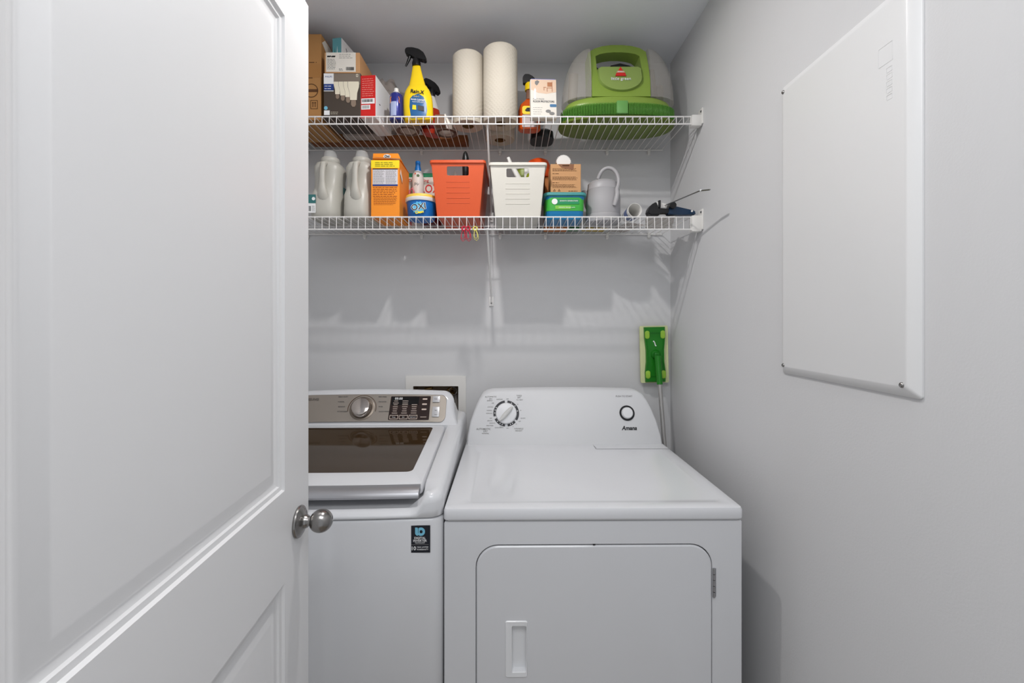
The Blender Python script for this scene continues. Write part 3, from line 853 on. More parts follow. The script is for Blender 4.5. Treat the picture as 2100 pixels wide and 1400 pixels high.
b = B(); b.tube([(-.010, -.0208, .158), (-.006, -.0222, .170), (-.003, -.0228, .160), (.001, -.0231, .168), (.004, -.0229, .158), (.008, -.0218, .165)], .0011, 6)
obj('printed_script', b, M_blackm, t)

# pink item
o = obj('pink_brush', B().tube([(0, 0, 0), (0, 0, .06), (-.006, 0, .10), (-.004, 0, .135), (.006, 0, .145), (.012, 0, .13), (.008, 0, .10), (.004, 0, .06)], .004, 8), M_pink, loc=(-.3895, 1.690, DL)); tag(o, 'pink translucent plastic loop right beside the orange carton', 'brush')

# blue tub
t = thing('stain_remover_tub', 'round blue tub with yellow and white lid', 'tub', (-.331, 1.605, DL))
b = B(); b.lathe([(0, 0), (.046, 0), (.048, .003), (.0535, .066), (0, .066)], seg=40); obj('tub_body', b, M_blue, t)
b = B(); b.lathe([(0, .062), (.0565, .062), (.0582, .066), (.0582, .074), (.057, .075), (0, .0755)], seg=40); obj('tub_lid_rim', b, M_whitep, t)
b = B(); b.lathe([(0, .0745), (.0565, .0745), (.0572, .078), (.0555, .084), (.053, .0855), (0, .0845)], seg=40); obj('tub_lid', b, mat('lid_yellow', (248, 206, 84), .4), t)
b = B()
pts = []
for k in range(24):
    a = 2*PI*k/24; q = 1.0 if k % 2 else .80
    pts.append((.001+.026*q*math.cos(a), .034+.023*q*math.sin(a)))
b.prism(pts, -.0545, -.0505); obj('label_splash', b, mat('splash_blue', (90, 180, 220), .4), t, smooth=0)
text('brand_text', 'OXI', .030, M_white, t, (.001, -.0549, .036), (math.radians(86), math.radians(-8), 0), bold=.0016, ext=.0003)
text('brand_text', 'OXI', .030, M_blackm, t, (.001, -.0556, .036), (math.radians(86), math.radians(-8), 0), bold=.0003, ext=.0003)
text('label_text', 'Clean', .013, M_ofg, t, (.004, -.0553, .018), (math.radians(86), math.radians(-10), 0), bold=.0006)
o = obj('round_canister', B().lathe([(0, 0), (.032, 0), (.035, .004), (.035, .07), (.032, .074), (0, .074)], seg=28), M_dred, loc=(-.309, 1.701, DL)); tag(o, 'dark red round canister squeezed behind blue tub and orange basket', 'canister')

# ------------------------------------------------------------------ baskets
def basket(label, x, y0, wt, wb, dt, db, H, m, grp='open plastic baskets on the lower shelf'):
    t = thing('storage_basket', label, 'basket', (x, y0+dt/2, DL), group=grp)
    th = .0022
    def sec(z, off=0.0):
        k = z/H
        return (wb+(wt-wb)*k)/2-off, (db+(dt-db)*k)/2-off
    b = B(); r = .006
    def ring(z, off): w, d = sec(z, off); return [(u, v, z) for u, v in rr(2*w, 2*d, .008, 4)]
    # sides and floor, walls with hand hole at front/back
    def wall(sg):
        # front wall with hole, as bridged rings of thickness th
        hz0, hz1, hwid = H*.735, H*.895, wt*.205
        o_ = [(sec(z)[0]*s_*.985, z) for s_, z in ((1, H), (-1, H), (-1, .0), (1, .0))]
        outer = []
        for i in range(4):
            p, q = o_[i], o_[(i+1) % 4]
            for k in range(5): outer.append((p[0]+(q[0]-p[0])*k/5, p[1]+(q[1]-p[1])*k/5))
        inner_c = rr(2*hwid, hz1-hz0, .005, 4, 0, (hz0+hz1)/2)
        inner = inner_c
        def Y(z, off): return sg*(sec(z)[1]-off)
        rs = [[(u, Y(v, 0), v) for u, v in outer], [(u, Y(v, 0), v) for u, v in inner], [(u, Y(v, th), v) for u, v in inner], [(u, Y(v, th), v) for u, v in outer]]
        b.rings(rs, closed=True)
    wall(-1); wall(1)
    for sg in (-1, 1):
        w0, d0 = sec(0); w1, d1 = sec(H)
        b.rings([[(sg*w0, -d0, 0), (sg*w0, d0, 0), (sg*(w0-th), d0, 0), (sg*(w0-th), -d0, 0)], [(sg*w1, -d1, H), (sg*w1, d1, H), (sg*(w1-th), d1, H), (sg*(w1-th), -d1, H)]])
    w0, d0 = sec(0); b.box((0, 0, th/2), (2*w0, 2*d0, th))
    obj('basket_body', b, m, t, smooth=30)
    w1, d1 = sec(H)
    b = B(); b.frame(rr(2*w1+.010, 2*d1+.010, .010, 4), rr(2*w1-.004, 2*d1-.004, .008, 4), H-.010, H, 'z')
    bmesh.ops.bevel(b.bm, geom=[e for e in b.bm.edges if all(abs(v.co.z-H) < 1e-5 for v in e.verts)], offset=.002, segments=2, affect='EDGES')
    obj('basket_rim', b, m, t, smooth=40)
    b = B()
    for k in range(5):
        z = H*(.62-k*.093); w, d = sec(z)
        b.box((0, -d-.0002, z), (wt*.44, .0016, .0022), .0006, 1)
    obj('moulded_ridges', b, m, t)
    return t
ob = basket('orange plastic basket in the middle of lower shelf with black handle', -.1896, 1.532, .1862, .150, .27, .23, .1945, M_orange)
wb_ = basket('white plastic basket in the middle of lower shelf with scrub brush', .0203, 1.534, .1946, .160, .27, .23, .187, M_creamp)
# things in the baskets
t = thing('cleaning_brush', 'black handled brush standing in the orange basket', 'brush', (-.170, 1.60, DL+.003))
obj('handle', B().tube([(0, 0, .03), (0, 0, .11), (.001, 0, .165), (.001, 0, .20), (.001, 0, .222), (.0, 0, .240), (.0, 0, .248)], [.008, .009, .0115, .0125, .012, .008, .003], 16), M_black, t)
b = B(); b.box((0, 0, .018), (.05, .03, .036), .006); obj('brush_head', b, M_whitep, t)
t = thing('freezer_bag', 'crumpled clear bag inside the orange basket', 'bag', (-.222, 1.69, DL+.003))
b = B(); bmesh.ops.create_icosphere(b.bm, subdivisions=3, radius=1)
for v in b.bm.verts: v.co = Vector((v.co.x*.036, v.co.y*.045, v.co.z*.098+.098))*(1+.08*math.sin(v.co.x*9+v.co.z*7))
zm = min(v.co.z for v in b.bm.verts)
for v in b.bm.verts: v.co.z -= zm
obj('bag_body', b, M_wrap, t)
t = thing('scrub_brush', 'white angled brush handle sticking up from the white basket', 'brush', (.0, 1.65, DL+.003))
obj('handle', B().tube([(.062, 0, .075), (.034, 0, .150), (.008, 0, .198), (-.006, 0, .222), (-.014, 0, .244)], [.010, .012, .011, .0085, .007], 12, flat=.8), M_whitep, t)
obj('brush_head', B().box((.064, 0, .040), (.05, .04, .08), .008), M_whitep, t)
t = thing('spray_trigger_bottle', 'green bottle with white and yellow cap in white basket', 'bottle', (.050, 1.745, DL+.003))
b = B(); silh(b, [(.036, 0), (.040, .006), (.040, .17), (.036, .225), (.02, .235)], .6); obj('bottle_body', b, mat('olive_green_bottle', (130, 146, 40), .35), t)
b = B(); b.box((.012, -.030, .205), (.03, .012, .040), .004); obj('bottle_cap', b, M_whitep, t)
t = thing('sponge', 'yellow green sponge lying high inside the white basket', 'sponge', (.072, 1.578, DL+.003), (0, 0, .1))
b = B(); b.box((0, 0, .079), (.04, .03, .158), .006); obj('sponge_body', b, mat('lime_sponge', (206, 220, 60), .8, bump=(300, .6)), t)

# orange red bowl behind the white basket
t = thing('plastic_bowl', 'upturned red orange plastic bowl behind the white basket', 'bowl', (.106, 1.762, DL+.2005))
b = B(); b.lathe([(.050, 0), (.0515, .004), (.049, .050), (.040, .070), (.018, .081), (0, .083)], seg=36)
obj('bowl_shell', b, M_redor, t)
o = carton('shipping_carton', 'brown carton between white basket and small kraft box', .130, .225, 1.728, .085, DL, .200, mat('orange_brown_card', (186, 116, 62), .75))[0]

# green and blue tub with kraft box on it
t = thing('dishwasher_tub', 'blue tub with green label and teal lid under kraft box', 'tub', (.1915, 1.648, DL), (0, 0, 0))
b = B(); b.rings([[(u, v, z) for u, v in rr(w, d, .018, 5)] for w, d, z in ((.128, .125, 0), (.134, .130, .004), (.140, .136, .072), (.142, .138, .084))])
obj('tub_body', b, mat('tub_blue', (24, 122, 176), .3), t)
b = B(); b.rings([[(u, v, z) for u, v in rr(w, d, .020, 5)] for w, d, z in ((.150, .146, .083), (.156, .152, .085), (.156, .152, .092), (.150, .146, .0955))])
obj('tub_lid', b, M_tubteal, t)
b = B(); b.rings([[(u, v, z) for u, v in rr(w, d, .019, 5)] for w, d, z in ((.1382, .1344, .030), (.1410, .1372, .082))])
obj('tub_label', b, M_tubgr, t)
patch('label_band', mat('emerald_print', (10, 140, 84), .4), t, -.036, .050, .054, .072, -.0690)
patch('label_band', mat('lime_print', (130, 200, 70), .4), t, -.036, .020, .036, .048, -.0688)
obj('label_logo', B().lathe([(0, 0), (.0105, 0), (.0105, .001), (0, .001)], (-.038, -.0685, .063), 20, 'y'), M_white, t)
text('brand_text', 'SEVENTH GENERATION', .0072, M_white, t, (.013, -.0699, .065), sx=.85)
text('label_text', 'dishwasher detergent packs', .0062, M_white, t, (.006, -.0697, .042), sx=.85)
bt, hw, hd = carton('cardboard_box', 'small kraft box with brown print standing on the green tub', .1395, .2495, 1.588, .095, DL+.096, .105, M_kraft2)
lines('printed_text', M_kprint, bt, -.048, .048, .080, .088, 3, -hd-.0003, .0014, .006)
lines('printed_text', M_kprint, bt, -.048, .048, .048, .058, 4, -hd-.0003, .0012, .006)
lines('printed_text', M_kprint, bt, -.048, .04, .020, .030, 4, -hd-.0003, .0012, .006)
lines('printed_text', M_kprint, bt, -.048, -.02, .037, .070, 2, -hd-.0003, .0018, .01)
lines('printed_text', M_kprint, bt, .01, .046, .006, .007, 1, -hd-.0003, .0022, .008)
b = B(); b.prism([(-.028, .1045), (.030, .1045), (.027, .084), (-.016, .092)], -hd-.0007, -hd); obj('top_flap', b, mat('flap_brown', (138, 94, 66), .7), bt, smooth=0)
lines('printed_text', M_kprint, bt, -.012, .014, .0985, .0995, 2, -hd-.0008, .0026, .004)
for k, xx in enumerate((-.041, -.024)):
    pts = [(xx+.0058*math.cos(2*PI*i/3+PI/2), .009+.0058*math.sin(2*PI*i/3+PI/2)) for i in range(3)]
    pin = [(xx+.0028*math.cos(2*PI*i/3+PI/2), .009+.0028*math.sin(2*PI*i/3+PI/2)) for i in range(3)]
    obj('recycling_mark', B().frame(pts, pin, -hd-.0005, -hd), M_kprint, bt, smooth=0)
# scrubber with scalloped edge
pts = []
nS = 15
for k in range(nS*2+1):
    a = math.radians(-8+196*k/(nS*2)); q = .0285 if k % 2 else .0245
    pts.append((q*math.cos(a), .019+q*math.sin(a)*.98))
pts += [(-.024, .004), (-.020, 0), (.020, 0), (.024, .004)]
b = B(); b.prism(pts, -.009, .009); b.bx(-.010, .010, -.0095, .0095, .004, .006)
o = obj('scalloped_scraper', b, M_whitep, loc=(.1905, 1.630, DL+.2012), smooth=0); tag(o, 'white round scalloped scraper standing on small kraft box', 'scraper')
# green item behind
o = obj('green_sponge', B().box((0, 0, .055), (.05, .03, .11), .006), mat('dark_green_item', (50, 110, 60), .6), loc=(.248, 1.790, DL)); tag(o, 'green item standing behind the kraft box near watering can', 'sponge')

# ------------------------------------------------------------------ watering can
t = thing('watering_can', 'grey plastic watering can with round handle on the lower shelf', 'watering can', (.345, 1.662, DL))
b = B()
silh(b, [(.060, 0), (.0645, .003), (.066, .022), (.0655, .030), (.063, .032), (.064, .036), (.064, .09), (.0605, .122), (.0615, .125), (.0600, .128), (.057, .145), (.0575, .148), (.0555, .150), (.046, .158), (.041, .160), (.0395, .158), (.038, .10), (.01, .09)], .92, pw=2.1, n=40)
obj('can_body', b, M_can, t)
hp = []
for i in range(15):
    a = math.radians(165-i*14.5)
    hp.append((.012+.036*math.cos(a), -.020-.030*(i/14), .150+.052*math.sin(a)))
hp += [(.040, -.057, .098), (.036, -.060, .078), (.029, -.058, .055)]
b = B(); b.tube(hp, [.0068]*(len(hp)-4)+[.0074, .0085, .0095, .007], 12)
obj('can_handle', b, M_can, t)
b = B(); b.tube([(-.03, .045, .03), (-.048, .075, .09), (-.060, .090, .150)], [.012, .010, .009], 12); obj('can_spout', b, M_can, t)

# white cup lying on its side, mouth forward
q = Matrix.Rotation(math.radians(-57), 3, 'Z')
d = Vector((-.04, .995, -.04)).normalized()
t = thing('plastic_cup', 'white cup lying on its side with open mouth forward', 'cup', (.4375, 1.560, DL+.0275))
rotm = d.to_track_quat('Z', 'Y').to_matrix()
b = B(); b.lathe([(.0195, .085), (.0230, .002), (.0238, 0), (.0248, 0), (.0250, .003), (.0215, .088), (0, .088), (0, .085)], seg=36, rot=rotm)
b.bm.faces.ensure_lookup_table()
for f in [f for f in b.bm.faces if len(f.verts) == 36]: b.bm.faces.remove(f)
bmesh.ops.remove_doubles(b.bm, verts=b.bm.verts, dist=2e-5)
obj('cup_wall', b, M_whitep, t)
b = B(); b.lathe([(.0249, .020), (.0232, .060), (.0233, .061), (.0240, .04), (.0251, .020)], seg=36, rot=rotm)
b.bm.faces.ensure_lookup_table()
for f in [f for f in b.bm.faces if len(f.verts) == 36]: b.bm.faces.remove(f)
obj('cup_label', b, mat('cup_label_blue', (96, 110, 150), .4), t)

# clear wrapped packets lying at the right of the lower shelf
def packet(label, x, y, rot, w, l, h, z=0, m=None, tilt=0):
    b = B(); bmesh.ops.create_grid(b.bm, x_segments=14, y_segments=10, size=.5)
    for v in b.bm.verts:
        e = max(0, 1-max(abs(v.co.x), abs(v.co.y))*2)
        hz = h*(.25+.75*min(1, e*3))*(.85+.3*random.random())
        v.co = Vector((v.co.x*w, v.co.y*l, hz))
    bot = b.bm.copy(); 
    g = bmesh.ops.extrude_face_region(b.bm, geom=list(b.bm.faces))
    for v in [e for e in g['geom'] if isinstance(e, bmesh.types.BMVert)]: v.co.z = 0
    bot.free()
    o = obj('plastic_packet', b, m or M_wrap, loc=(x, y, DL+z), rot=(0, tilt, rot))
    return tag(o, label, 'packet')
packet('clear plastic packet lying between white cup and watering can', .452, 1.745, .3, .07, .15, .012)
packet('clear plastic packet lying under the navy scraper tool', .555, 1.655, -.3, .10, .19, .016, m=mat('pale_wrap', (222, 214, 206), .3, alpha=.75, bump=(60, 1.0)))
o = obj('seed_packet', B().box((0, 0, .002), (.09, .06, .004), 0), mat('colour_print', (190, 160, 60), .5, var=.9, varscale=60), loc=(.335, 1.775, DL), rot=(0, 0, .2)); tag(o, 'flat colourful packet lying under and behind the watering can', 'packet')

# navy tool: handheld sealer with round head and thin steel arm
t = thing('pipe_tool', 'navy and black hand tool with bent steel rod at right shelf end', 'tool', (.52, 1.565, DL+.018))
def L(px, py, Y=1.55): return W(px, py, Y) - Vector(t.location)
yy = 1.555
hpoly = [(1371, 424), (1384, 423), (1424, 432), (1426, 436), (1425, 441), (1388, 441), (1368, 440)]
def pxpoly(pl, Y): return [((p-1050)*Y/F - t.location.x, CZ+(655-q_)*Y/F - t.location.z) for p, q_ in pl]
b = B(); b.prism(pxpoly(hpoly, yy), -.016, .012); bmesh.ops.bevel(b.bm, geom=list(b.bm.edges), offset=.003, segments=2, affect='EDGES'); obj('handle', b, M_ntool, t, smooth=50)
b = B(); b.prism(pxpoly([(1346, 426), (1372, 428), (1374, 438), (1362, 437), (1354, 436), (1350, 441), (1338, 441)], yy), -.014, .010); bmesh.ops.bevel(b.bm, geom=list(b.bm.edges), offset=.002, segments=2, affect='EDGES'); obj('tool_frame', b, M_black, t, smooth=50)
hp = [(1346, 415), (1339, 417), (1332, 423), (1328, 431), (1328, 438), (1332, 442), (1352, 442), (1354, 436), (1350, 428), (1346, 424)]
b = B(); b.prism(pxpoly(hp, yy), -.020, .018); bmesh.ops.bevel(b.bm, geom=list(b.bm.edges), offset=.003, segments=2, affect='EDGES'); obj('round_head', b, M_black, t, smooth=50)
b = B(); b.prism(pxpoly([(1347, 413), (1367, 418), (1368, 425), (1353, 425), (1347, 424)], yy), -.010, -.008); obj('metal_plate', b, M_whitep, t, smooth=0)
b = B(); b.prism(pxpoly([(1349.5, 412), (1353, 412), (1353, 427), (1350.5, 427)], yy), -.021, .0); obj('clamp_post', b, M_blackm, t, smooth=0)
b = B(); c_ = L(1377, 423, yy); b.lathe([(0, -.02), (.0105, -.02), (.0115, -.018), (.0115, .018), (0, .018)], (c_.x, c_.y, c_.z), 24, 'y'); obj('thumb_wheel', b, M_black, t)
b = B(); c_ = L(1415, 435, yy); b.lathe([(0, .016), (.0035, .016), (.0035, .018), (0, .018)], (c_.x, c_.y, c_.z), 16, 'y'); obj('rivet', b, M_whitep, t)
b = B(); pA = W(1364, 421, 1.553); pB = W(1436, 391, 1.36); pC = W(1456, 389, 1.32)
b.tube([pA-t.location, (pA*.5+pB*.5)-t.location, pB-t.location, pC-t.location], .0031, 10, flat=.6)
obj('steel_rod', b, M_chrome, t)
obj('rod_pin', B().lathe([(0, 0), (.0032, 0), (.003, .002), (0, .003)], pB-t.location+Vector((0, -.003, 0)), 12, 'y'), M_white, t)

# wire clips hanging on the lower lip
def wclip(label, px, py, m, tilt, s=1.0, yo=-.009):
    t = thing('wire_clip', label, 'clip', (0, 0, 0), group='coloured wire clips hanging on the shelf lip')
    p = W(px, py, 1.545+yo); t.location = p; t.rotation_euler = (0, tilt, 0)
    b = B()
    b.tube([(-.004*s, 0, 0), (-.008*s, 0, -.016*s), (-.0075*s, 0, -.030*s), (0, 0, -.037*s), (.0075*s, 0, -.030*s), (.008*s, 0, -.016*s), (.004*s, 0, 0)], .0012*s, 6, closed=True)
    b.tube([(-.003*s, -.006, 0), (-.006*s, -.010, -.016*s), (-.0055*s, -.012, -.026*s), (0, -.013, -.032*s), (.0055*s, -.012, -.026*s), (.006*s, -.010, -.016*s), (.003*s, -.006, 0)], .0012*s, 6, closed=True)
    obj('wire_arms', b, m, t)
    b = B(); b.tube([(-.006*s, -.002, .004*s), (-.007*s, .003, .012*s), (0, .006, .017*s), (.007*s, .003, .012*s), (.006*s, -.002, .004*s), (0, -.004, -.001)], .0028*s, 8, closed=True)
    obj('clip_jaw', b, m, t)
wclip('left of two red wire clips hanging on the lower shelf lip', 951, 473, M_rclip, math.radians(4))
wclip('right of two red wire clips hanging on the lower shelf lip', 960, 473, M_rclip, math.radians(-5), 1.0, -.016)
wclip('yellow wire clip hanging on the lower shelf lip', 975, 473, M_yclip, math.radians(-7), .95)

# ------------------------------------------------------------------ supply box in the back wall
t = thing('washer_supply_box', 'white recessed washer supply box in the back wall above washer', 'outlet box', (-.3205, YB, 1.014))
zt, zb = 1.139-1.014, .905-1.014
b = B(); b.frame(rr(.253, zt-zb, .004, 3, 0, (zt+zb)/2), rr(.190, sbz1-sbz0-.004, .002, 3, .0, (sbz1+sbz0)/2-1.014), -.006, 0)
obj('cover_plate', b, M_whitep, t, smooth=0)
x0, x1, z0, z1 = sbx0+.3205, sbx1+.3205, sbz0-1.014, sbz1-1.014
b = B(); b.bx(x0, x1, .085, .088, z0, z1); b.bx(x0, x0+.002, 0, .085, z0, z1); b.bx(x1-.002, x1, 0, .085, z0, z1); b.bx(x0, x1, 0, .085, z0, z0+.002); b.bx(x0, x1, 0, .085, z1-.002, z1)
obj('box_recess', b, M_brownin, t, smooth=0)
b = B(); b.lathe([(0, 0), (.014, 0), (.014, .02), (.010, .022), (.010, .05), (0, .05)], (.062, .05, .0), 16); b.tube([(.062, .045, .05), (.05, .03, .062), (.066, .025, .072)], .008, 10)
obj('water_valve', b, mat('brass', (170, 140, 90), .3, metal=1), t)
b = B(); ring = [(.070+.016*math.cos(a), .02, .058+.016*math.sin(a)) for a in [2*PI*i/20 for i in range(20)]]
b.tube(ring, .002, 6, closed=True); obj('valve_handle', b, M_chrome, t)
b = B(); b.tube([(.078, .04, .04), (.082, .03, -.01), (.080, .0, -.06), (.078, -.02, -.10), (.075, -.015, -.18)], .010, 12); obj('supply_hose', b, mat('hose_grey', (96, 90, 84), .5), t)
b = B(); b.lathe([(0, 0), (.014, 0), (.014, .02), (.010, .022), (.010, .05), (0, .05)], (-.06, .05, .0), 16); b.tube([(-.06, .045, .05), (-.05, .03, .064), (-.02, .025, .070)], .007, 10)
obj('water_valve', b, mat('brass', (170, 140, 90)), t)

# ------------------------------------------------------------------ washer
WW, WD = .688, .745
wx, wy = -.521, 1.431
wa = thing('washing_machine', 'white top loading washer with silver console and brown glass lid', 'washing machine', (wx, wy, 0), (0, 0, math.radians(1.2)))
def bow(x): return -.012*(1-(x/(WW/2))**2)
def wring(inset, zf, r=.03, n=6, side=40, front=None, back=None):
    """outline of the washer at an inset; zf(x,y) gives height"""
    w, d = WW-2*inset, WD-2*inset
    out = []
    for u, v in rr(w, d, r, n, 0, 0, side):
        vv = v
        if v < 0: vv = v + bow(u)*(-v/(WD/2))
        out.append((u, vv, zf(u, vv) if callable(zf) else zf))
    return out
b = B(); b.rings([wring(.004, .025), wring(0, .03), wring(0, .885), wring(.001, .890), wring(.004, .893)])
obj('cabinet', b, M_appl, wa, smooth=50)
for sx_ in (-1, 1):
    for sy_ in (-1, 1):
        obj('leveling_foot', B().lathe([(0, 0), (.02, 0), (.02, .01), (.012, .014), (.012, .03), (0, .03)], (sx_*.29, sy_*.31, 0), 16), M_black, wa)
def zs(x, y):      # height of the top rim: slopes up to the back, dips at the front centre for the handle
    f = (y+WD/2)/WD
    z = .953+.052*min(1, f/.75)
    e = max(0, (abs(x)-(WW/2-.068))/.030)
    e = min(1, e)
    if f < .09:
        k = 1-f/.09
        dip = (z-.914)*(1-e*e*(3-2*e))
        z -= dip*min(1, k*2.2)
    return z
gapz = .002
def zmix(t_): return lambda x, y: (.8985*(1-t_)+(zs(x, y)-.012)*t_)
LI = .060           # width of the rim
def lidring(inset, zf, frontcut):
    w, d = WW-2*inset, WD-2*inset
    out = []
    for u, v in rr(w, d, .022, 6, 0, 0, 40):
        vv = v
        if v < 0: vv = v + bow(u)*(-v/(WD/2)) - frontcut*(1 if v < -.2 else 0)
        if vv > .130: vv = .130
        out.append((u, vv, zf(u, vv)))
    return out
b = B()
rs = [wring(.004, .8945), wring(0, .8975), wring(0, zmix(.35)), wring(0, zmix(.75)), wring(.0015, lambda x, y: zs(x, y)-.010), wring(.008, lambda x, y: zs(x, y)-.003), wring(.018, zs), 
      lidring(LI-.012, zs, .026), lidring(LI-.008, lambda x, y: zs(x, y)-.002, .024), lidring(LI-.006, lambda x, y: .931 if y < -.25 else zs(x, y)-.03, -.030)]
b.rings(rs, cap0=True, cap1=True)
obj('top_cover', b, M_appl, wa, smooth=60)
# lid: frame around tinted glass, silver handle bar at the front
xl = WW/2-LI+.003
yl0, yl1 = -WD/2+.040, .128
def zl(y): return .957+(.998-.957)*((y-yl0)/(yl1-yl0))
def lr(w, y0, y1, r, dz, n=5, side=6):
    out = []
    for u, v in rr(w, y1-y0, r, n, 0, (y0+y1)/2, side):
        vv = v+ (bow(u)*.8 if v < -.2 else 0)
        out.append((u, vv, zl(v)+dz))
    return out
b = B()
b.rings([lr(2*xl, yl0, yl1, .022, -.022), lr(2*xl, yl0, yl1, .022, -.004), lr(2*xl-.006, yl0+.003, yl1-.002, .020, 0),
         lr(2*xl-.082, yl0+.088, yl1-.012, .016, .0), lr(2*xl-.086, yl0+.090, yl1-.014, .014, -.003)], cap0=True, cap1=False)
obj('lid_frame', b, M_appl, wa, smooth=50)
b = B(); b.rings([lr(2*xl-.084, yl0+.089, yl1-.013, .015, -.0045), lr(2*xl-.0845, yl0+.0895, yl1-.0135, .014, -.0008)]); obj('lid_glass', b, M_lidglass, wa, smooth=30)
b = B(); rs = []
for i in range(25):
    x = -(xl-.004)+2*(xl-.004)*i/24
    y0 = yl0+bow(x)*.8
    sec = [(.012, .0015), (.0, .0008), (-.013, -.003), (-.021, -.009), (-.024, -.016), (-.021, -.0215), (-.014, -.022), (0, -.016), (.012, -.012)]
    rs.append([(x, y0+u, zl(yl0)+v+.0005) for u, v in sec])
b.rings(rs); obj('lid_handle', b, mat('silver_handle', (172, 172, 176), .33, metal=.7), wa, smooth=50)
# console
cy0 = .130
def crow(w0, z, y, r): pass
b = B()
def cons(inset, yfun, zt, zb, ws=1.0):
    # outline in xz of the console front, bigger at bottom
    pts = []
    w = WW/2-.004-inset
    T = zt-inset; Bz = zb+inset
    R = .044-inset*.6
    base = [(w-.002, Bz), (w-.009, Bz+.012), (w-.018, Bz+.028), (w-.025, Bz+.052)]
    for i in range(9):
        a = math.radians(90*i/8); base.append((w-.029-R+R*math.cos(a), T-R+R*math.sin(a)))
    out = base + [(x_, T+.006*(1-(x_/(w-.08))**2)) for x_ in [ (w-.08)*k/6 for k in range(5, -6, -1)]] + [(-x_, z_) for x_, z_ in reversed(base)]
    return [(x_, yfun(z_), z_) for x_, z_ in out]
def yc(z): return .132+ (z-1.0)*.62
zt, zb = 1.108, .985
b.rings([[(x_*.945, y_, z_) for x_, y_, z_ in cons(0, lambda z: WD/2-.02, zt-.026, zb)], cons(0, lambda z: yc(z)+.022, zt, zb), cons(.003, lambda z: yc(z)+.008, zt, zb), cons(.010, lambda z: yc(z)+.001, zt, zb), cons(.016, lambda z: yc(z), zt, zb)])
obj('console_housing', b, M_appl, wa, smooth=60)
def panel_outline(w, z0, z1, r):
    return rr(w, z1-z0, r, 6, 0, (z0+z1)/2, 6)
b = B()
po = panel_outline(2*(WW/2-.060), 1.008, 1.096, .020)
b.rings([[(x_, yc(z_)-.0005, z_+.004*(1-(x_/.3)**2)) for x_, z_ in po], [(x_*.997, yc(z_)-.004, 1.052+(z_-1.052)*.98+.004*(1-(x_/.3)**2)) for x_, z_ in po]])
obj('control_panel', b, M_silver, wa, smooth=40)
tilt = math.atan(.62)
def cl_(px, py):
    """pixel -> console-local x,z on the panel plane (approx.)"""
    Y = 1.60
    for _ in range(8):
        z = CZ+(655-py)*Y/F; Y = wy+yc(z)
        x = (px-1050)*Y/F-wx
        Y += math.sin(math.radians(1.2))*x
    return x, z
FR = (PI/2-tilt, 0, 0)
def on(x, z, off=0.0): return (x, yc(z)-.0042-off*math.cos(tilt), z+.002+off*math.sin(tilt)*.0)
kx, kz = cl_(745, 838)
rotk = Matrix.Rotation(-tilt, 3, 'X')
b = B(); b.lathe([(0, 0), (.0445, 0), (.0445, .001), (.043, .0015), (0, .0015)], on(kx, kz), 40, 'y', rot=rotk)
obj('dial_ring', b, mat('dial_ring_metal', (128, 118, 108), .3, metal=.9), wa)
b = B(); b.lathe([(0, 0), (.0375, 0), (.0365, .006), (.0335, .018), (.031, .022), (.026, .0235), (0, .0245)], on(kx, kz, .001), 44, 'y', rot=rotk)
obj('cycle_dial', b, mat('polished_dial', (190, 182, 176), .12, metal=1), wa)
pts = [(kx+.0465*math.cos(math.radians(a)), 0, 0) for a in range(0, 1)]
b = B(); arc = []
for i in range(25):
    a = math.radians(-12+204*i/24); R = .0505
    z_ = kz+R*math.sin(a)*math.cos(tilt)
    arc.append((kx+R*math.cos(a), yc(z_)-.0048, z_+.002))
b.tube(arc, .0008, 6); obj('dial_arc', b, M_kprint, wa)
names = [('HEAVY DUTY', 'NORMAL', 'BEDDING', 'ACTIVEWEAR'), ('PERM PRESS', 'DELICATES', 'RINSE', 'QUICK WASH')]
for i in range(4):
    x_, z_ = cl_(717-(0, 7, 6, 2)[i], 814+i*10)
    text('cycle_text', names[0][i], .0058, M_dgrey, wa, on(x_, z_, .001), FR, align='RIGHT')
    x_, z_ = cl_(779, 814+i*10)
    text('cycle_text', names[1][i], .0058, M_dgrey, wa, on(x_, z_, .001), FR, align='LEFT')
x_, z_ = cl_(658, 819); text('brand_text', 'SAMSUNG', .0125, mat('brand_grey', (120, 114, 108), .4, metal=.5), wa, on(x_, z_, .001), FR, align='RIGHT', bold=.0003)
# display
x0_, z1_ = cl_(805, 813); x1_, z0_ = cl_(881, 861)
xa, xb = x0_, x1_
def onpoly(pl, off): return [(x, yc(z)-.0042-off, z+.002) for x, z in pl]
b = B(); pl = rr(xb-xa, z1_-z0_, .003, 4, (xa+xb)/2, (z0_+z1_)/2)
b.rings([onpoly(pl, -.001), onpoly(pl, .0012)]); obj('display_panel', b, M_disp, wa, smooth=0)
dw, dh = xb-xa, z1_-z0_
b = B(); pl = rr(dw*.68, dh*.34, .001, 3, xa+dw*.37, z1_-dh*.20); b.rings([onpoly(pl, .0010), onpoly(pl, .0016)]); obj('display_screen', b, mat('screen_black', (8, 6, 6), .08), wa, smooth=0)
text('display_text', '88:88', .013, M_white, wa, on(xa+dw*.20, z1_-dh*.10, .0022), FR)
b = B()
for r_ in range(7):
    for c_i in range(3):
        xx = xa+dw*(.07+.235*c_i); zz = z1_-dh*(.20+.088*r_ if r_ < 2 else .36+.088*(r_-2))
        if r_ < 2 and c_i == 2: continue
        pl = rr(dw*(.10+.05*random.random()), .0016, .0004, 2, xx+dw*.07, zz)
        b.rings([onpoly(pl, .0014), onpoly(pl, .0020)])
for r_ in range(3):
    pl = rr(dw*.12, .0045, .002, 3, xa+dw*.86, z1_-dh*(.12+.22*r_)); b.rings([onpoly(pl, .0014), onpoly(pl, .0020)])
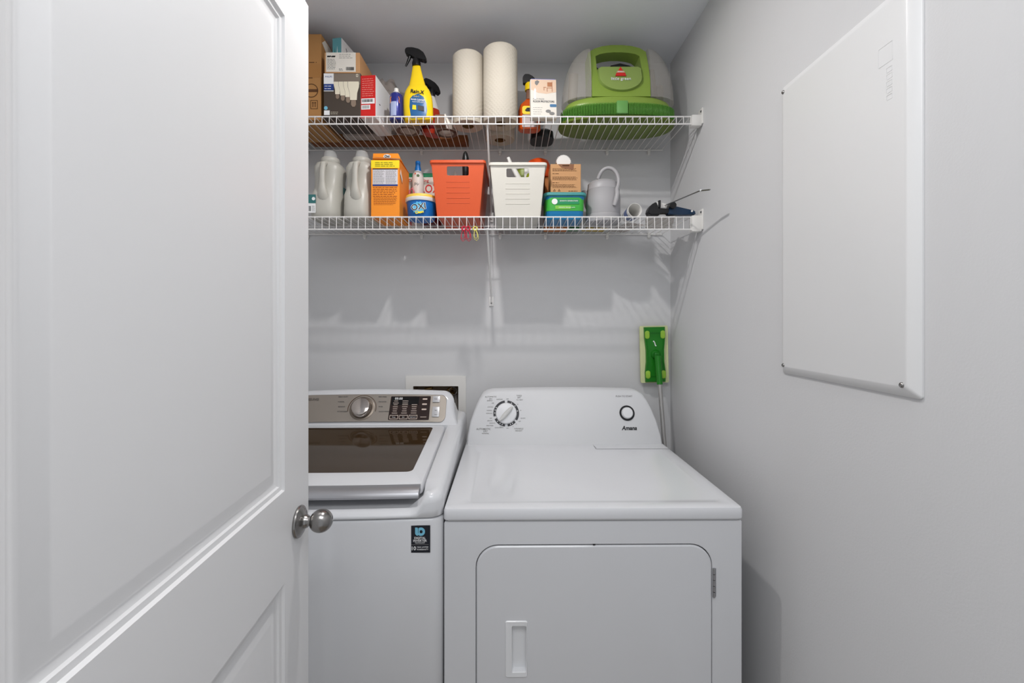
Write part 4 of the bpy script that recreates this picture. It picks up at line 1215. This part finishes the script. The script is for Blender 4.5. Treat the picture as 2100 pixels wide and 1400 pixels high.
pl = rr(dw*.15, .0016, .0004, 2, xa+dw*.86, z1_-dh*.88); b.rings([onpoly(pl, .0014), onpoly(pl, .0020)])
obj('display_print', b, mat('warm_print', (214, 196, 184), .5), wa, smooth=0)
for c_i in range(3):
    cx_ = xa+dw*(.135+.235*c_i); cz_ = z1_-dh*.88
    b = B(); po_, pi_ = rr(dw*.21, dh*.17, .0015, 3, cx_, cz_), rr(dw*.19, dh*.13, .001, 3, cx_, cz_)
    b.rings([onpoly(po_, .0012), onpoly(po_, .002), onpoly(pi_, .002), onpoly(pi_, .0012)], closed=True)
    obj('touch_button', b, mat('warm_print', (214, 196, 184)), wa, smooth=0)
    text('button_text', ('Temp.', 'Spin', 'Soil Level')[c_i], .0052, M_white, wa, on(cx_, cz_, .0022), FR)
for (pa, pb, nm) in (((890, 812), (904, 825), 'power_button'), ((889, 834), (902, 855), 'start_button')):
    xa2, zb2 = cl_(*pa); xb2, za2 = cl_(*pb)
    b = B(); pl = rr(xb2-xa2, zb2-za2, .003, 4, (xa2+xb2)/2, (za2+zb2)/2); pl2 = rr(xb2-xa2-.003, zb2-za2-.003, .003, 4, (xa2+xb2)/2, (za2+zb2)/2)
    b.rings([onpoly(pl, -.001), onpoly(pl, .0018), onpoly(pl2, .003)]); obj(nm, b, mat('button_silver', (206, 206, 208), .3, metal=.5), wa, smooth=30)
x_, z_ = cl_(896, 818); text('button_text', 'Power', .0042, M_dgrey, wa, on(x_, z_, .0042), FR)
x_, z_ = cl_(896, 841); text('button_text', 'Start', .0042, M_dgrey, wa, on(x_, z_, .0042), FR)
x_, z_ = cl_(896, 850); text('button_text', 'Pause', .0042, M_dgrey, wa, on(x_, z_, .0042), FR)
# warranty sticker on the front
sp = W(853, 1108.5, 1.052)
sx0 = sp.x-wx; yfr = -WD/2+bow(sx0)-.0002
st = thing('warranty_sticker', 'tmp', 'sticker'); bpy.data.objects.remove(st)
b = B(); b.box((0, 0, 0), (.0495, .0008, .0655), 0)
stk = obj('warranty_sticker', b, mat('sticker_black', (14, 18, 30), .35), wa, loc=(sx0, yfr-.0006, sp.z), smooth=0)
pl = rr(.021, .020, .0095, 6, .002, .018)
b = B()
b.frame(rr(.0195, .0200, .0097, 8, .0025, .0180), rr(.0070, .0080, .0034, 8, .0030, .0180), -.0011, -.0004)
b.prism([(-.0115, .0280), (-.0065, .0280), (-.0045, .0260), (-.0045, .0085), (-.0080, .0090), (-.0108, .0120), (-.0115, .0150)], -.00115, -.0004)
obj('sticker_logo', b, M_lblue, stk, smooth=0)
text('sticker_text', 'DIGITAL', .0074, M_white, stk, (0, -.0007, .0025), bold=.0001)
text('sticker_text', 'INVERTER', .0074, M_white, stk, (0, -.0007, -.0040), bold=.0001)
text('sticker_text', 'TECHNOLOGY', .0036, M_white, stk, (0, -.0007, -.0092))
obj('logo_gap', B().bx(-.0042, -.0033, -.0013, -.0004, .0150, .0290), mat('sticker_black', (14, 18, 30)), stk, smooth=0)
obj('sticker_line', B().bx(-.021, .021, -.0008, -.0004, -.0135, -.0129), M_grey, stk, smooth=0)
text('sticker_text', '10', .0125, M_white, stk, (-.0155, -.0007, -.0225), bold=.0002)
text('sticker_text', 'YEAR LIMITED', .0045, M_white, stk, (.0065, -.0007, -.0195))
text('sticker_text', 'WARRANTY', .0050, M_white, stk, (.0065, -.0007, -.0252))

# ------------------------------------------------------------------ dryer
DWd, DDp = .737, .665
dx, dy = .198, 1.083+DDp/2
dr = thing('clothes_dryer', 'white front loading dryer with wide door and slanted console', 'dryer', (dx, dy, 0), (0, 0, math.radians(.6)))
hwd, hdd = DWd/2, DDp/2
TZ = .914; SZ = .8825
def DX(px, Y=1.08): return (px-1050)*Y/F-dx
def DZ(py, Y=1.08): return CZ+(655-py)*Y/F
ox0, ox1 = DX(971.5), DX(1461.5); oz1 = DZ(1116); oz0 = .14
ocx, ocw = (ox0+ox1)/2, ox1-ox0; ocz, och = (oz0+oz1)/2, oz1-oz0
b = B()
b.bx(-hwd+.002, hwd-.002, -hdd+.016, hdd, .03, SZ-.003)                # cabinet carcass
fo = rr(DWd, SZ-.033, .006, 8, 0, (SZ+.027)/2, 1)
fo2 = rr(DWd-.004, SZ-.037, .006, 8, 0, (SZ+.027)/2, 1)
fi = rr(ocw, och, .056, 8, ocx, ocz, 1)
fi2 = rr(ocw-.003, och-.003, .055, 8, ocx, ocz, 1)
b.rings([[(u, -hdd+.016, v) for u, v in fo], [(u, -hdd+.002, v) for u, v in fo], [(u, -hdd, v) for u, v in fo2], [(u, -hdd, v) for u, v in fi], [(u, -hdd+.0015, v) for u, v in fi2], [(u, -hdd+.0158, v) for u, v in fi2]], cap0=False, cap1=False)
obj('cabinet', b, M_appl, dr, smooth=30)
b = B(); b.prism([(u, v) for u, v in rr(ocw-.004, och-.004, .054, 8, ocx, ocz)], -hdd+.0145, -hdd+.0158); obj('door_gap', b, M_gap, dr, smooth=0)
# door
g = .0032
d0 = rr(ocw-2*g, och-2*g, .053, 8, ocx, ocz-.001); d1 = rr(ocw-2*g-.006, och-2*g-.006, .052, 8, ocx, ocz-.001)
hx0, hx1, hz0, hz1 = DX(1033), DX(1079), DZ(1387), DZ(1272)
hcx, hcw, hcz, hch = (hx0+hx1)/2, hx1-hx0, (hz0+hz1)/2, hz1-hz0
hop = rr(hcw-.004, hch-.004, .004, 8, hcx, hcz)
b = B(); b.rings([[(u, -hdd+.014, v) for u, v in d0], [(u, -hdd+.001, v) for u, v in d0], [(u, -hdd-.0015, v) for u, v in d1], [(u, -hdd-.0015, v) for u, v in hop], [(u, -hdd+.013, v) for u, v in hop]], cap0=True, cap1=True)
dd = obj('dryer_door', b, M_appl, dr, smooth=30)
b = B()
ho, hi = rr(hcw, hch, .005, 5, hcx, hcz), rr(hcw-.003, hch-.003, .004, 5, hcx, hcz)
px0 = hcx-hcw/2
in1 = rr(hcw*.66, hch*.83, .004, 5, hcx+hcw*.12, hcz-hch*.0); in2 = rr(hcw*.60, hch*.79, .004, 5, hcx+hcw*.14, hcz)
b.rings([[(u, -hdd-.0012, v) for u, v in ho], [(u, -hdd-.004, v) for u, v in hi], [(u, -hdd-.0035, v) for u, v in in1], [(u, -hdd+.011, v) for u, v in in2]], cap0=False, cap1=True)
obj('handle_recess', b, M_applm, dd, smooth=30)
hb = DZ(1196)
b = B()
xh = ox1+.0015
for k in range(5):
    zc = hb+.028-k*.0145
    b.cyl((xh, -hdd-.0022, zc-.0066), (xh, -hdd-.0022, zc+.0066), .0032, seg=12)
b.bx(xh-.001, xh+.006, -hdd-.0008, -hdd, hb-.036, hb+.034)
obj('door_hinge', b, mat('hinge_steel', (170, 170, 174), .3, metal=.9), dr, smooth=40)
obj('door_catch', B().box((DX(1216), -hdd+.002, oz1-.0016), (.006, .006, .003), 0), M_black, dr, smooth=0)
# top
b = B()
r0 = rr(DWd+.002, DDp+.006, .010, 5, 0, -.003)
def tr(ins, z, r=.010): return [(u, v, z) for u, v in rr(DWd+.002-2*ins, DDp+.006-2*ins, r, 5, 0, -.003)]
def ti(x0_, x1_, y0_, y1_, z, r): return [(u, v, z) for u, v in rr(x1_-x0_, y1_-y0_, r, 5, (x0_+x1_)/2, (y0_+y1_)/2)]
b.rings([tr(.004, SZ-.0005), tr(.0005, SZ+.003), tr(0, SZ+.006), tr(0, TZ-.007), tr(.0022, TZ-.002), tr(.007, TZ),
         ti(-hwd+.050, hwd-.034, -hdd+.030, hdd-.19, TZ, .022), ti(-hwd+.056, hwd-.040, -hdd+.036, hdd-.196, TZ-.0028, .018)])
obj('top_panel', b, M_appl, dr, smooth=40)
# lint screen cover at the rear right
lx0, lx1 = DX(1222, 1.60), DX(1362, 1.60)
b = B(); b.rings([[(lx0, hdd-.182, TZ), (lx1+.008, hdd-.182, TZ), (lx1, hdd-.128, TZ), (lx0-.006, hdd-.128, TZ)][::1],
                  [(lx0, hdd-.182, TZ+.0012), (lx1+.008, hdd-.182, TZ+.0012), (lx1, hdd-.128, TZ+.0012), (lx0-.006, hdd-.128, TZ+.0012)]])
obj('lint_screen_cover', b, M_appl, dr, smooth=0)
b = B(); b.bx(lx0-.005, lx0-.0035, hdd-.184, hdd-.126, TZ-.0005, TZ+.0004); b.bx(lx0-.004, lx1+.008, hdd-.1845, hdd-.183, TZ-.0005, TZ+.0004)
obj('lint_cover_gap', b, M_dgrey, dr, smooth=0)
for z_, nm in ((SZ-.0022, 'seam_gap'),):
    b = B(); b.bx(-hwd+.006, hwd-.006, -hdd+.004, hdd-.004, SZ-.0035, SZ); obj(nm, b, M_gap, dr, smooth=0)
# console: leans back, rounded shoulders
kb = hdd-.128      # console front at the base, local y
lean = .34
def kc(z): return kb + .012*0 + (z-TZ)*lean
CT = 1.1085
def kout(ins, top):
    w = hwd-.005-ins
    T = top-ins
    pts = [(w, TZ+.0), (w-.002, TZ+.03), (w-.012, TZ+.08), (w-.028, TZ+.125), (w-.042, TZ+.155), (w-.056, T-.018), (w-.072, T-.009), (w-.092, T-.0045)]
    mid = []
    xe = w-.092
    for k in range(1, 14):
        x_ = xe*(1-2*k/14); mid.append((x_, T-.0045+.0045*(1-(x_/xe)**2)))
    return pts+mid+[(-x_, z_) for x_, z_ in reversed(pts)]
b = B()
o_ = kout(0, CT); i_ = kout(.004, CT); i2 = kout(.008, CT)
b.rings([[(x_, hdd-.006, z_) for x_, z_ in o_], [(x_, kc(z_)+.010, z_) for x_, z_ in o_], [(x_, kc(z_)+.003, max(z_, TZ)) for x_, z_ in i_], [(x_, kc(z_), max(z_, TZ)) for x_, z_ in i2]])
obj('console', b, M_con, dr, smooth=60)
kt = math.atan(lean)
def kpl(px, py):
    Y = 1.64
    for _ in range(8):
        z = CZ+(655-py)*Y/F; Y = dy+kc(z)
    return (px-1050)*Y/F-dx, z
def kon(x, z, off=0): return (x, kc(z)-.0002-off, z)
KR = (PI/2-kt, 0, 0); rk = Matrix.Rotation(-kt, 3, 'X')
cx_, cz_ = kpl(1039.5, 847)
# dark printed ring around the dial, with gaps
segs = [(-62, 80), (100, 183), (200, 262), (280, 310)]
segs = [(84, -34), (96, 196), (206, 264), (276, 318)]
b = B()
for a0, a1 in ((-33, 84), (97, 194), (206, 264), (277, 317)):
    n = max(3, int((a1-a0)/6))
    for i in range(n):
        q0, q1 = math.radians(a0+(a1-a0)*i/n), math.radians(a0+(a1-a0)*(i+1)/n)
        ps = []
        for rad, an in ((.0400, q0), (.0400, q1), (.0485, q1), (.0485, q0)):
            x_ = cx_+rad*math.cos(an); z_ = cz_+rad*math.sin(an)*math.cos(kt); ps.append((x_, kc(z_)-.0006, z_))
        b.quad(*ps)
bmesh.ops.remove_doubles(b.bm, verts=b.bm.verts, dist=1e-5)
obj('dial_scale', b, mat('charcoal_print', (52, 52, 56), .5), dr, smooth=0)
b = B()
for an in (62, 40, 12, 150, 163, 178, 222, 238, 250, 292, 303):
    a = math.radians(an); rad = .0435
    x_ = cx_+rad*math.cos(a); z_ = cz_+rad*math.sin(a)*math.cos(kt)
    b.lathe([(0, 0), (.0021, 0), (.0021, .0004), (0, .0004)], (x_, kc(z_)-.0008, z_), 8, 'y')
obj('scale_marks', b, M_white, dr, smooth=0)
b = B(); b.lathe([(0, 0), (.0395, 0), (.0390, .006), (.0365, .009), (.034, .010), (0, .010)], kon(cx_, cz_, .0), 44, 'y', rot=rk)
dk = obj('timer_dial', b, M_applm, dr)
b = B()
rg = Matrix.Rotation(-kt, 3, 'X') @ Matrix.Rotation(math.radians(42), 3, 'Y').inverted().inverted()
def gp(u, w, h):   # grip local: u along, w across, h out
    an = math.radians(48); x_ = u*math.cos(an)-w*math.sin(an); z_ = u*math.sin(an)+w*math.cos(an)
    return Vector(kon(cx_, cz_, .009)) + rk @ Vector((x_, -h, z_))
rs = []
for k in range(13):
    u = -.036+.070*k/12; ww = .0085*math.sqrt(max(0.02, 1-((u+.001)/.0365)**2)) + .001
    rs.append([gp(u, -ww, 0), gp(u, -ww*.75, .010), gp(u, -ww*.2, .0135), gp(u, ww*.2, .0135), gp(u, ww*.75, .010), gp(u, ww, 0)])
b.rings(rs); obj('dial_grip', b, mat('dial_grip_grey', (208, 208, 206), .35), dk, smooth=50)
sx_, sz_ = kpl(1287.5, 847)
b = B(); ro = [( .0285*math.cos(2*PI*i/40), .0285*math.sin(2*PI*i/40)) for i in range(40)]; ri = [(u*.78, v*.78) for u, v in ro]
b.rings([[Vector(kon(sx_, sz_))+rk @ Vector((u, 0, v)) for u, v in ro], [Vector(kon(sx_, sz_))+rk @ Vector((u, -.002, v)) for u, v in ro], [Vector(kon(sx_, sz_))+rk @ Vector((u, -.002, v)) for u, v in ri], [Vector(kon(sx_, sz_))+rk @ Vector((u, 0, v)) for u, v in ri]], closed=True)
obj('start_button_ring', b, M_blackm, dr)
b = B(); b.lathe([(0, 0), (.0215, 0), (.021, .008), (.018, .012), (0, .0135)], kon(sx_, sz_), 36, 'y', rot=rk); obj('start_button', b, M_applm, dr)
def kt_(s, px, py, size, m=M_dgrey, **k):
    x_, z_ = kpl(px, py); return text('console_text', s, size, m, dr, kon(x_, z_, .0006), KR, **k)
kt_('PUSH TO START', 1281.5, 812.5, .0088, M_grey)
o = kt_('Amana', 1292, 878, .021, M_blackm, bold=.0006, shear=.25, sx=.95)
kt_('AUTOMATIC', 1008, 813, .0076, M_grey); kt_('DRY', 1008, 817.5, .0068, M_grey); kt_('ENERGY', 1006, 821, .0058, M_grey)
kt_('TIMED', 1066, 811, .0076, M_grey); kt_('DRY', 1066, 815, .0068, M_grey); kt_('NO HEAT', 1067, 819.5, .0058, M_grey)
kt_('AUTOMATIC', 993, 879, .0092, M_grey, bold=.0001); kt_('DRY', 997, 883.5, .0085, M_grey); kt_('NORMAL', 997, 888, .0066, M_grey)
kt_('WRINKLE', 1065, 878.5, .0080, M_grey); kt_('PREVENT', 1065, 883, .0066, M_grey)
for s_, px_, py_ in (('OFF', 1042, 817.5), ('DAMP DRY', 1026, 818.5), ('LESS', 1012, 826), ('COTTON', 1007, 834), ('NORMAL', 1005, 841), ('MORE DRY', 1005, 847), ('OFF', 1008, 857), ('LESS DRY', 1006, 862), ('DELICATE', 1011, 867), ('PERM PRESS', 1006, 872), ('COOL DOWN', 1025, 876), ('OFF', 1042, 877.5), ('60', 1063, 828.5), ('40', 1069, 841), ('AIR DRY', 1074, 857), ('OFF', 1067, 863.5), ('20', 1060, 869), ('10', 1053, 874)):
    kt_(s_, px_, py_, .0050, M_grey)

# ------------------------------------------------------------------ flat mop standing head up in the corner
mp_top = W(1345, 727, 1.80)
t = thing('flat_mop', 'green flat mop leaning head up in the corner behind the dryer', 'mop', (mp_top.x, 1.800, mp_top.z), (0, 0, 0))
# pad and head stand parallel to the wall, tilted a little
hd_rot = (0, math.radians(-1.2), math.radians(0))
b = B(); b.frame(rr(.116, .236, .006, 4), rr(.02, .02, .004, 4), .020, .028); b.prism(rr(.03, .03, .004, 4), .020, .028)
obj('mop_pad', b, M_padc, t, rot=hd_rot, smooth=30)
b = B()
hh = .113
side = [(-.0405, -hh), (.0405, -hh), (.0415, -.075), (.0365, -.03), (.0365, .02), (.0415, .07), (.0425, hh), (-.0425, hh), (-.0415, .07), (-.0365, .02), (-.0365, -.03), (-.0415, -.075)]
b.prism(side, .006, .0205); bmesh.ops.bevel(b.bm, geom=[e for e in b.bm.edges if all(v.co.y < .007 for v in e.verts)], offset=.003, segments=2, affect='EDGES')
hd_ = obj('mop_head', b, M_green3, t, rot=hd_rot, smooth=40)
b = B(); b.frame([(x_*.86, z_*.80) for x_, z_ in side], [(x_*.80, z_*.77) for x_, z_ in side], .004, .0065); obj('moulded_edge', b, mat('mop_green_dark', (14, 110, 14), .4), hd_, smooth=0)
for (sx2, sz2) in ((-1, 1), (1, 1), (-1, -1), (1, -1)):
    b = B(); b.rings([[(sx2*.032+u*k_, y_, sz2*.082+v*k_) for u, v in rr(.019, .033, .009, 5)] for k_, y_ in ((1, .0063), (1, .004), (.85, .0025))])
    obj('cloth_grip', b, M_lime, hd_)
b = B(); b.prism([(-.006, .058), (-.001, .050), (.001, .040), (.005, .036), (.002, .034), (-.002, .038), (-.004, .050), (-.010, .054)][::-1], .0030, .0062); obj('printed_mark', b, M_white, hd_, smooth=0)
b = B(); b.lathe([(0, 0), (.020, 0), (.018, .006), (.014, .010), (0, .011)], (0.001, .006, 0), 24, 'y'); b.box((.001, -.010, 0), (.022, .014, .020), .004)
obj('swivel_joint', b, mat('mop_green_dark', (14, 110, 14)), t)
p0 = Vector((.002, -.016, -.004)); pend = Vector((.010, -.016-.26, -(mp_top.z-.012)))
dirp = (pend-p0).normalized()
pA = p0; pB = p0+dirp*.115; 
b = B(); b.tube([pA, p0+dirp*.02, p0+dirp*.05, pB], [.014, .012, .0115, .0115], 16); obj('handle_socket', b, M_green3, t)
b = B(); b.tube([pB-dirp*.005, pend], .0085, 14); obj('mop_pole', b, mat('pole_grey', (176, 174, 172), .3, metal=.6), t)
b = B(); b.tube([pend, pend-dirp*.09], .011, 14); obj('pole_grip', b, M_green3, t)

# ------------------------------------------------------------------ cover of the wall panel on the right wall
PW0, PW1, PZ0, PZ1 = .711, 1.077, 1.246, 1.944
t = thing('wall_panel_cover', 'large white rectangular metal panel cover screwed to right wall', 'panel cover', (XR, (PW0+PW1)/2, (PZ0+PZ1)/2))
w_, h_ = PW1-PW0, PZ1-PZ0
b = B(); b.rings([[(-d_, u, v) for u, v in rr(w_-2*k_, h_-2*k_, .006, 4)] for d_, k_ in ((0, 0), (.003, .0), (.005, .0015), (.013, .016), (.0135, .018))])
obj('cover_plate', b, mat('panel_enamel', (224, 224, 224), .35), t, smooth=25)
for (y_, z_) in ((w_/2-.009, h_/2-.009), (w_/2-.009, -h_/2+.020), (-w_/2+.026, -h_/2+.020), (-w_/2+.026, h_/2-.009)):
    z_ = max(min(z_, h_/2-.02), -h_/2+.02); y_ = max(min(y_, w_/2-.018), -w_/2+.018)
    b = B(); b.lathe([(0, .0), (.0048, .0), (.0045, .0015), (.003, .003), (0, .0034)], (-.0132, y_, z_), 14, 'x', rot=Matrix.Rotation(PI, 3, 'Z'))
    obj('screw', b, M_steel, t)
b = B()
b.frame(rr(.030, .034, .001, 2, -.125, .245), rr(.028, .032, .001, 2, -.125, .245), -.0139, -.0134, 'x')
for k in range(5):
    b.frame(rr(.012, .009, .001, 2, -.133, .215-k*.012), rr(.0105, .0075, .0005, 2, -.133, .215-k*.012), -.0139, -.0134, 'x')
obj('embossed_logo', b, mat('panel_enamel', (224, 224, 224)), t, smooth=0)
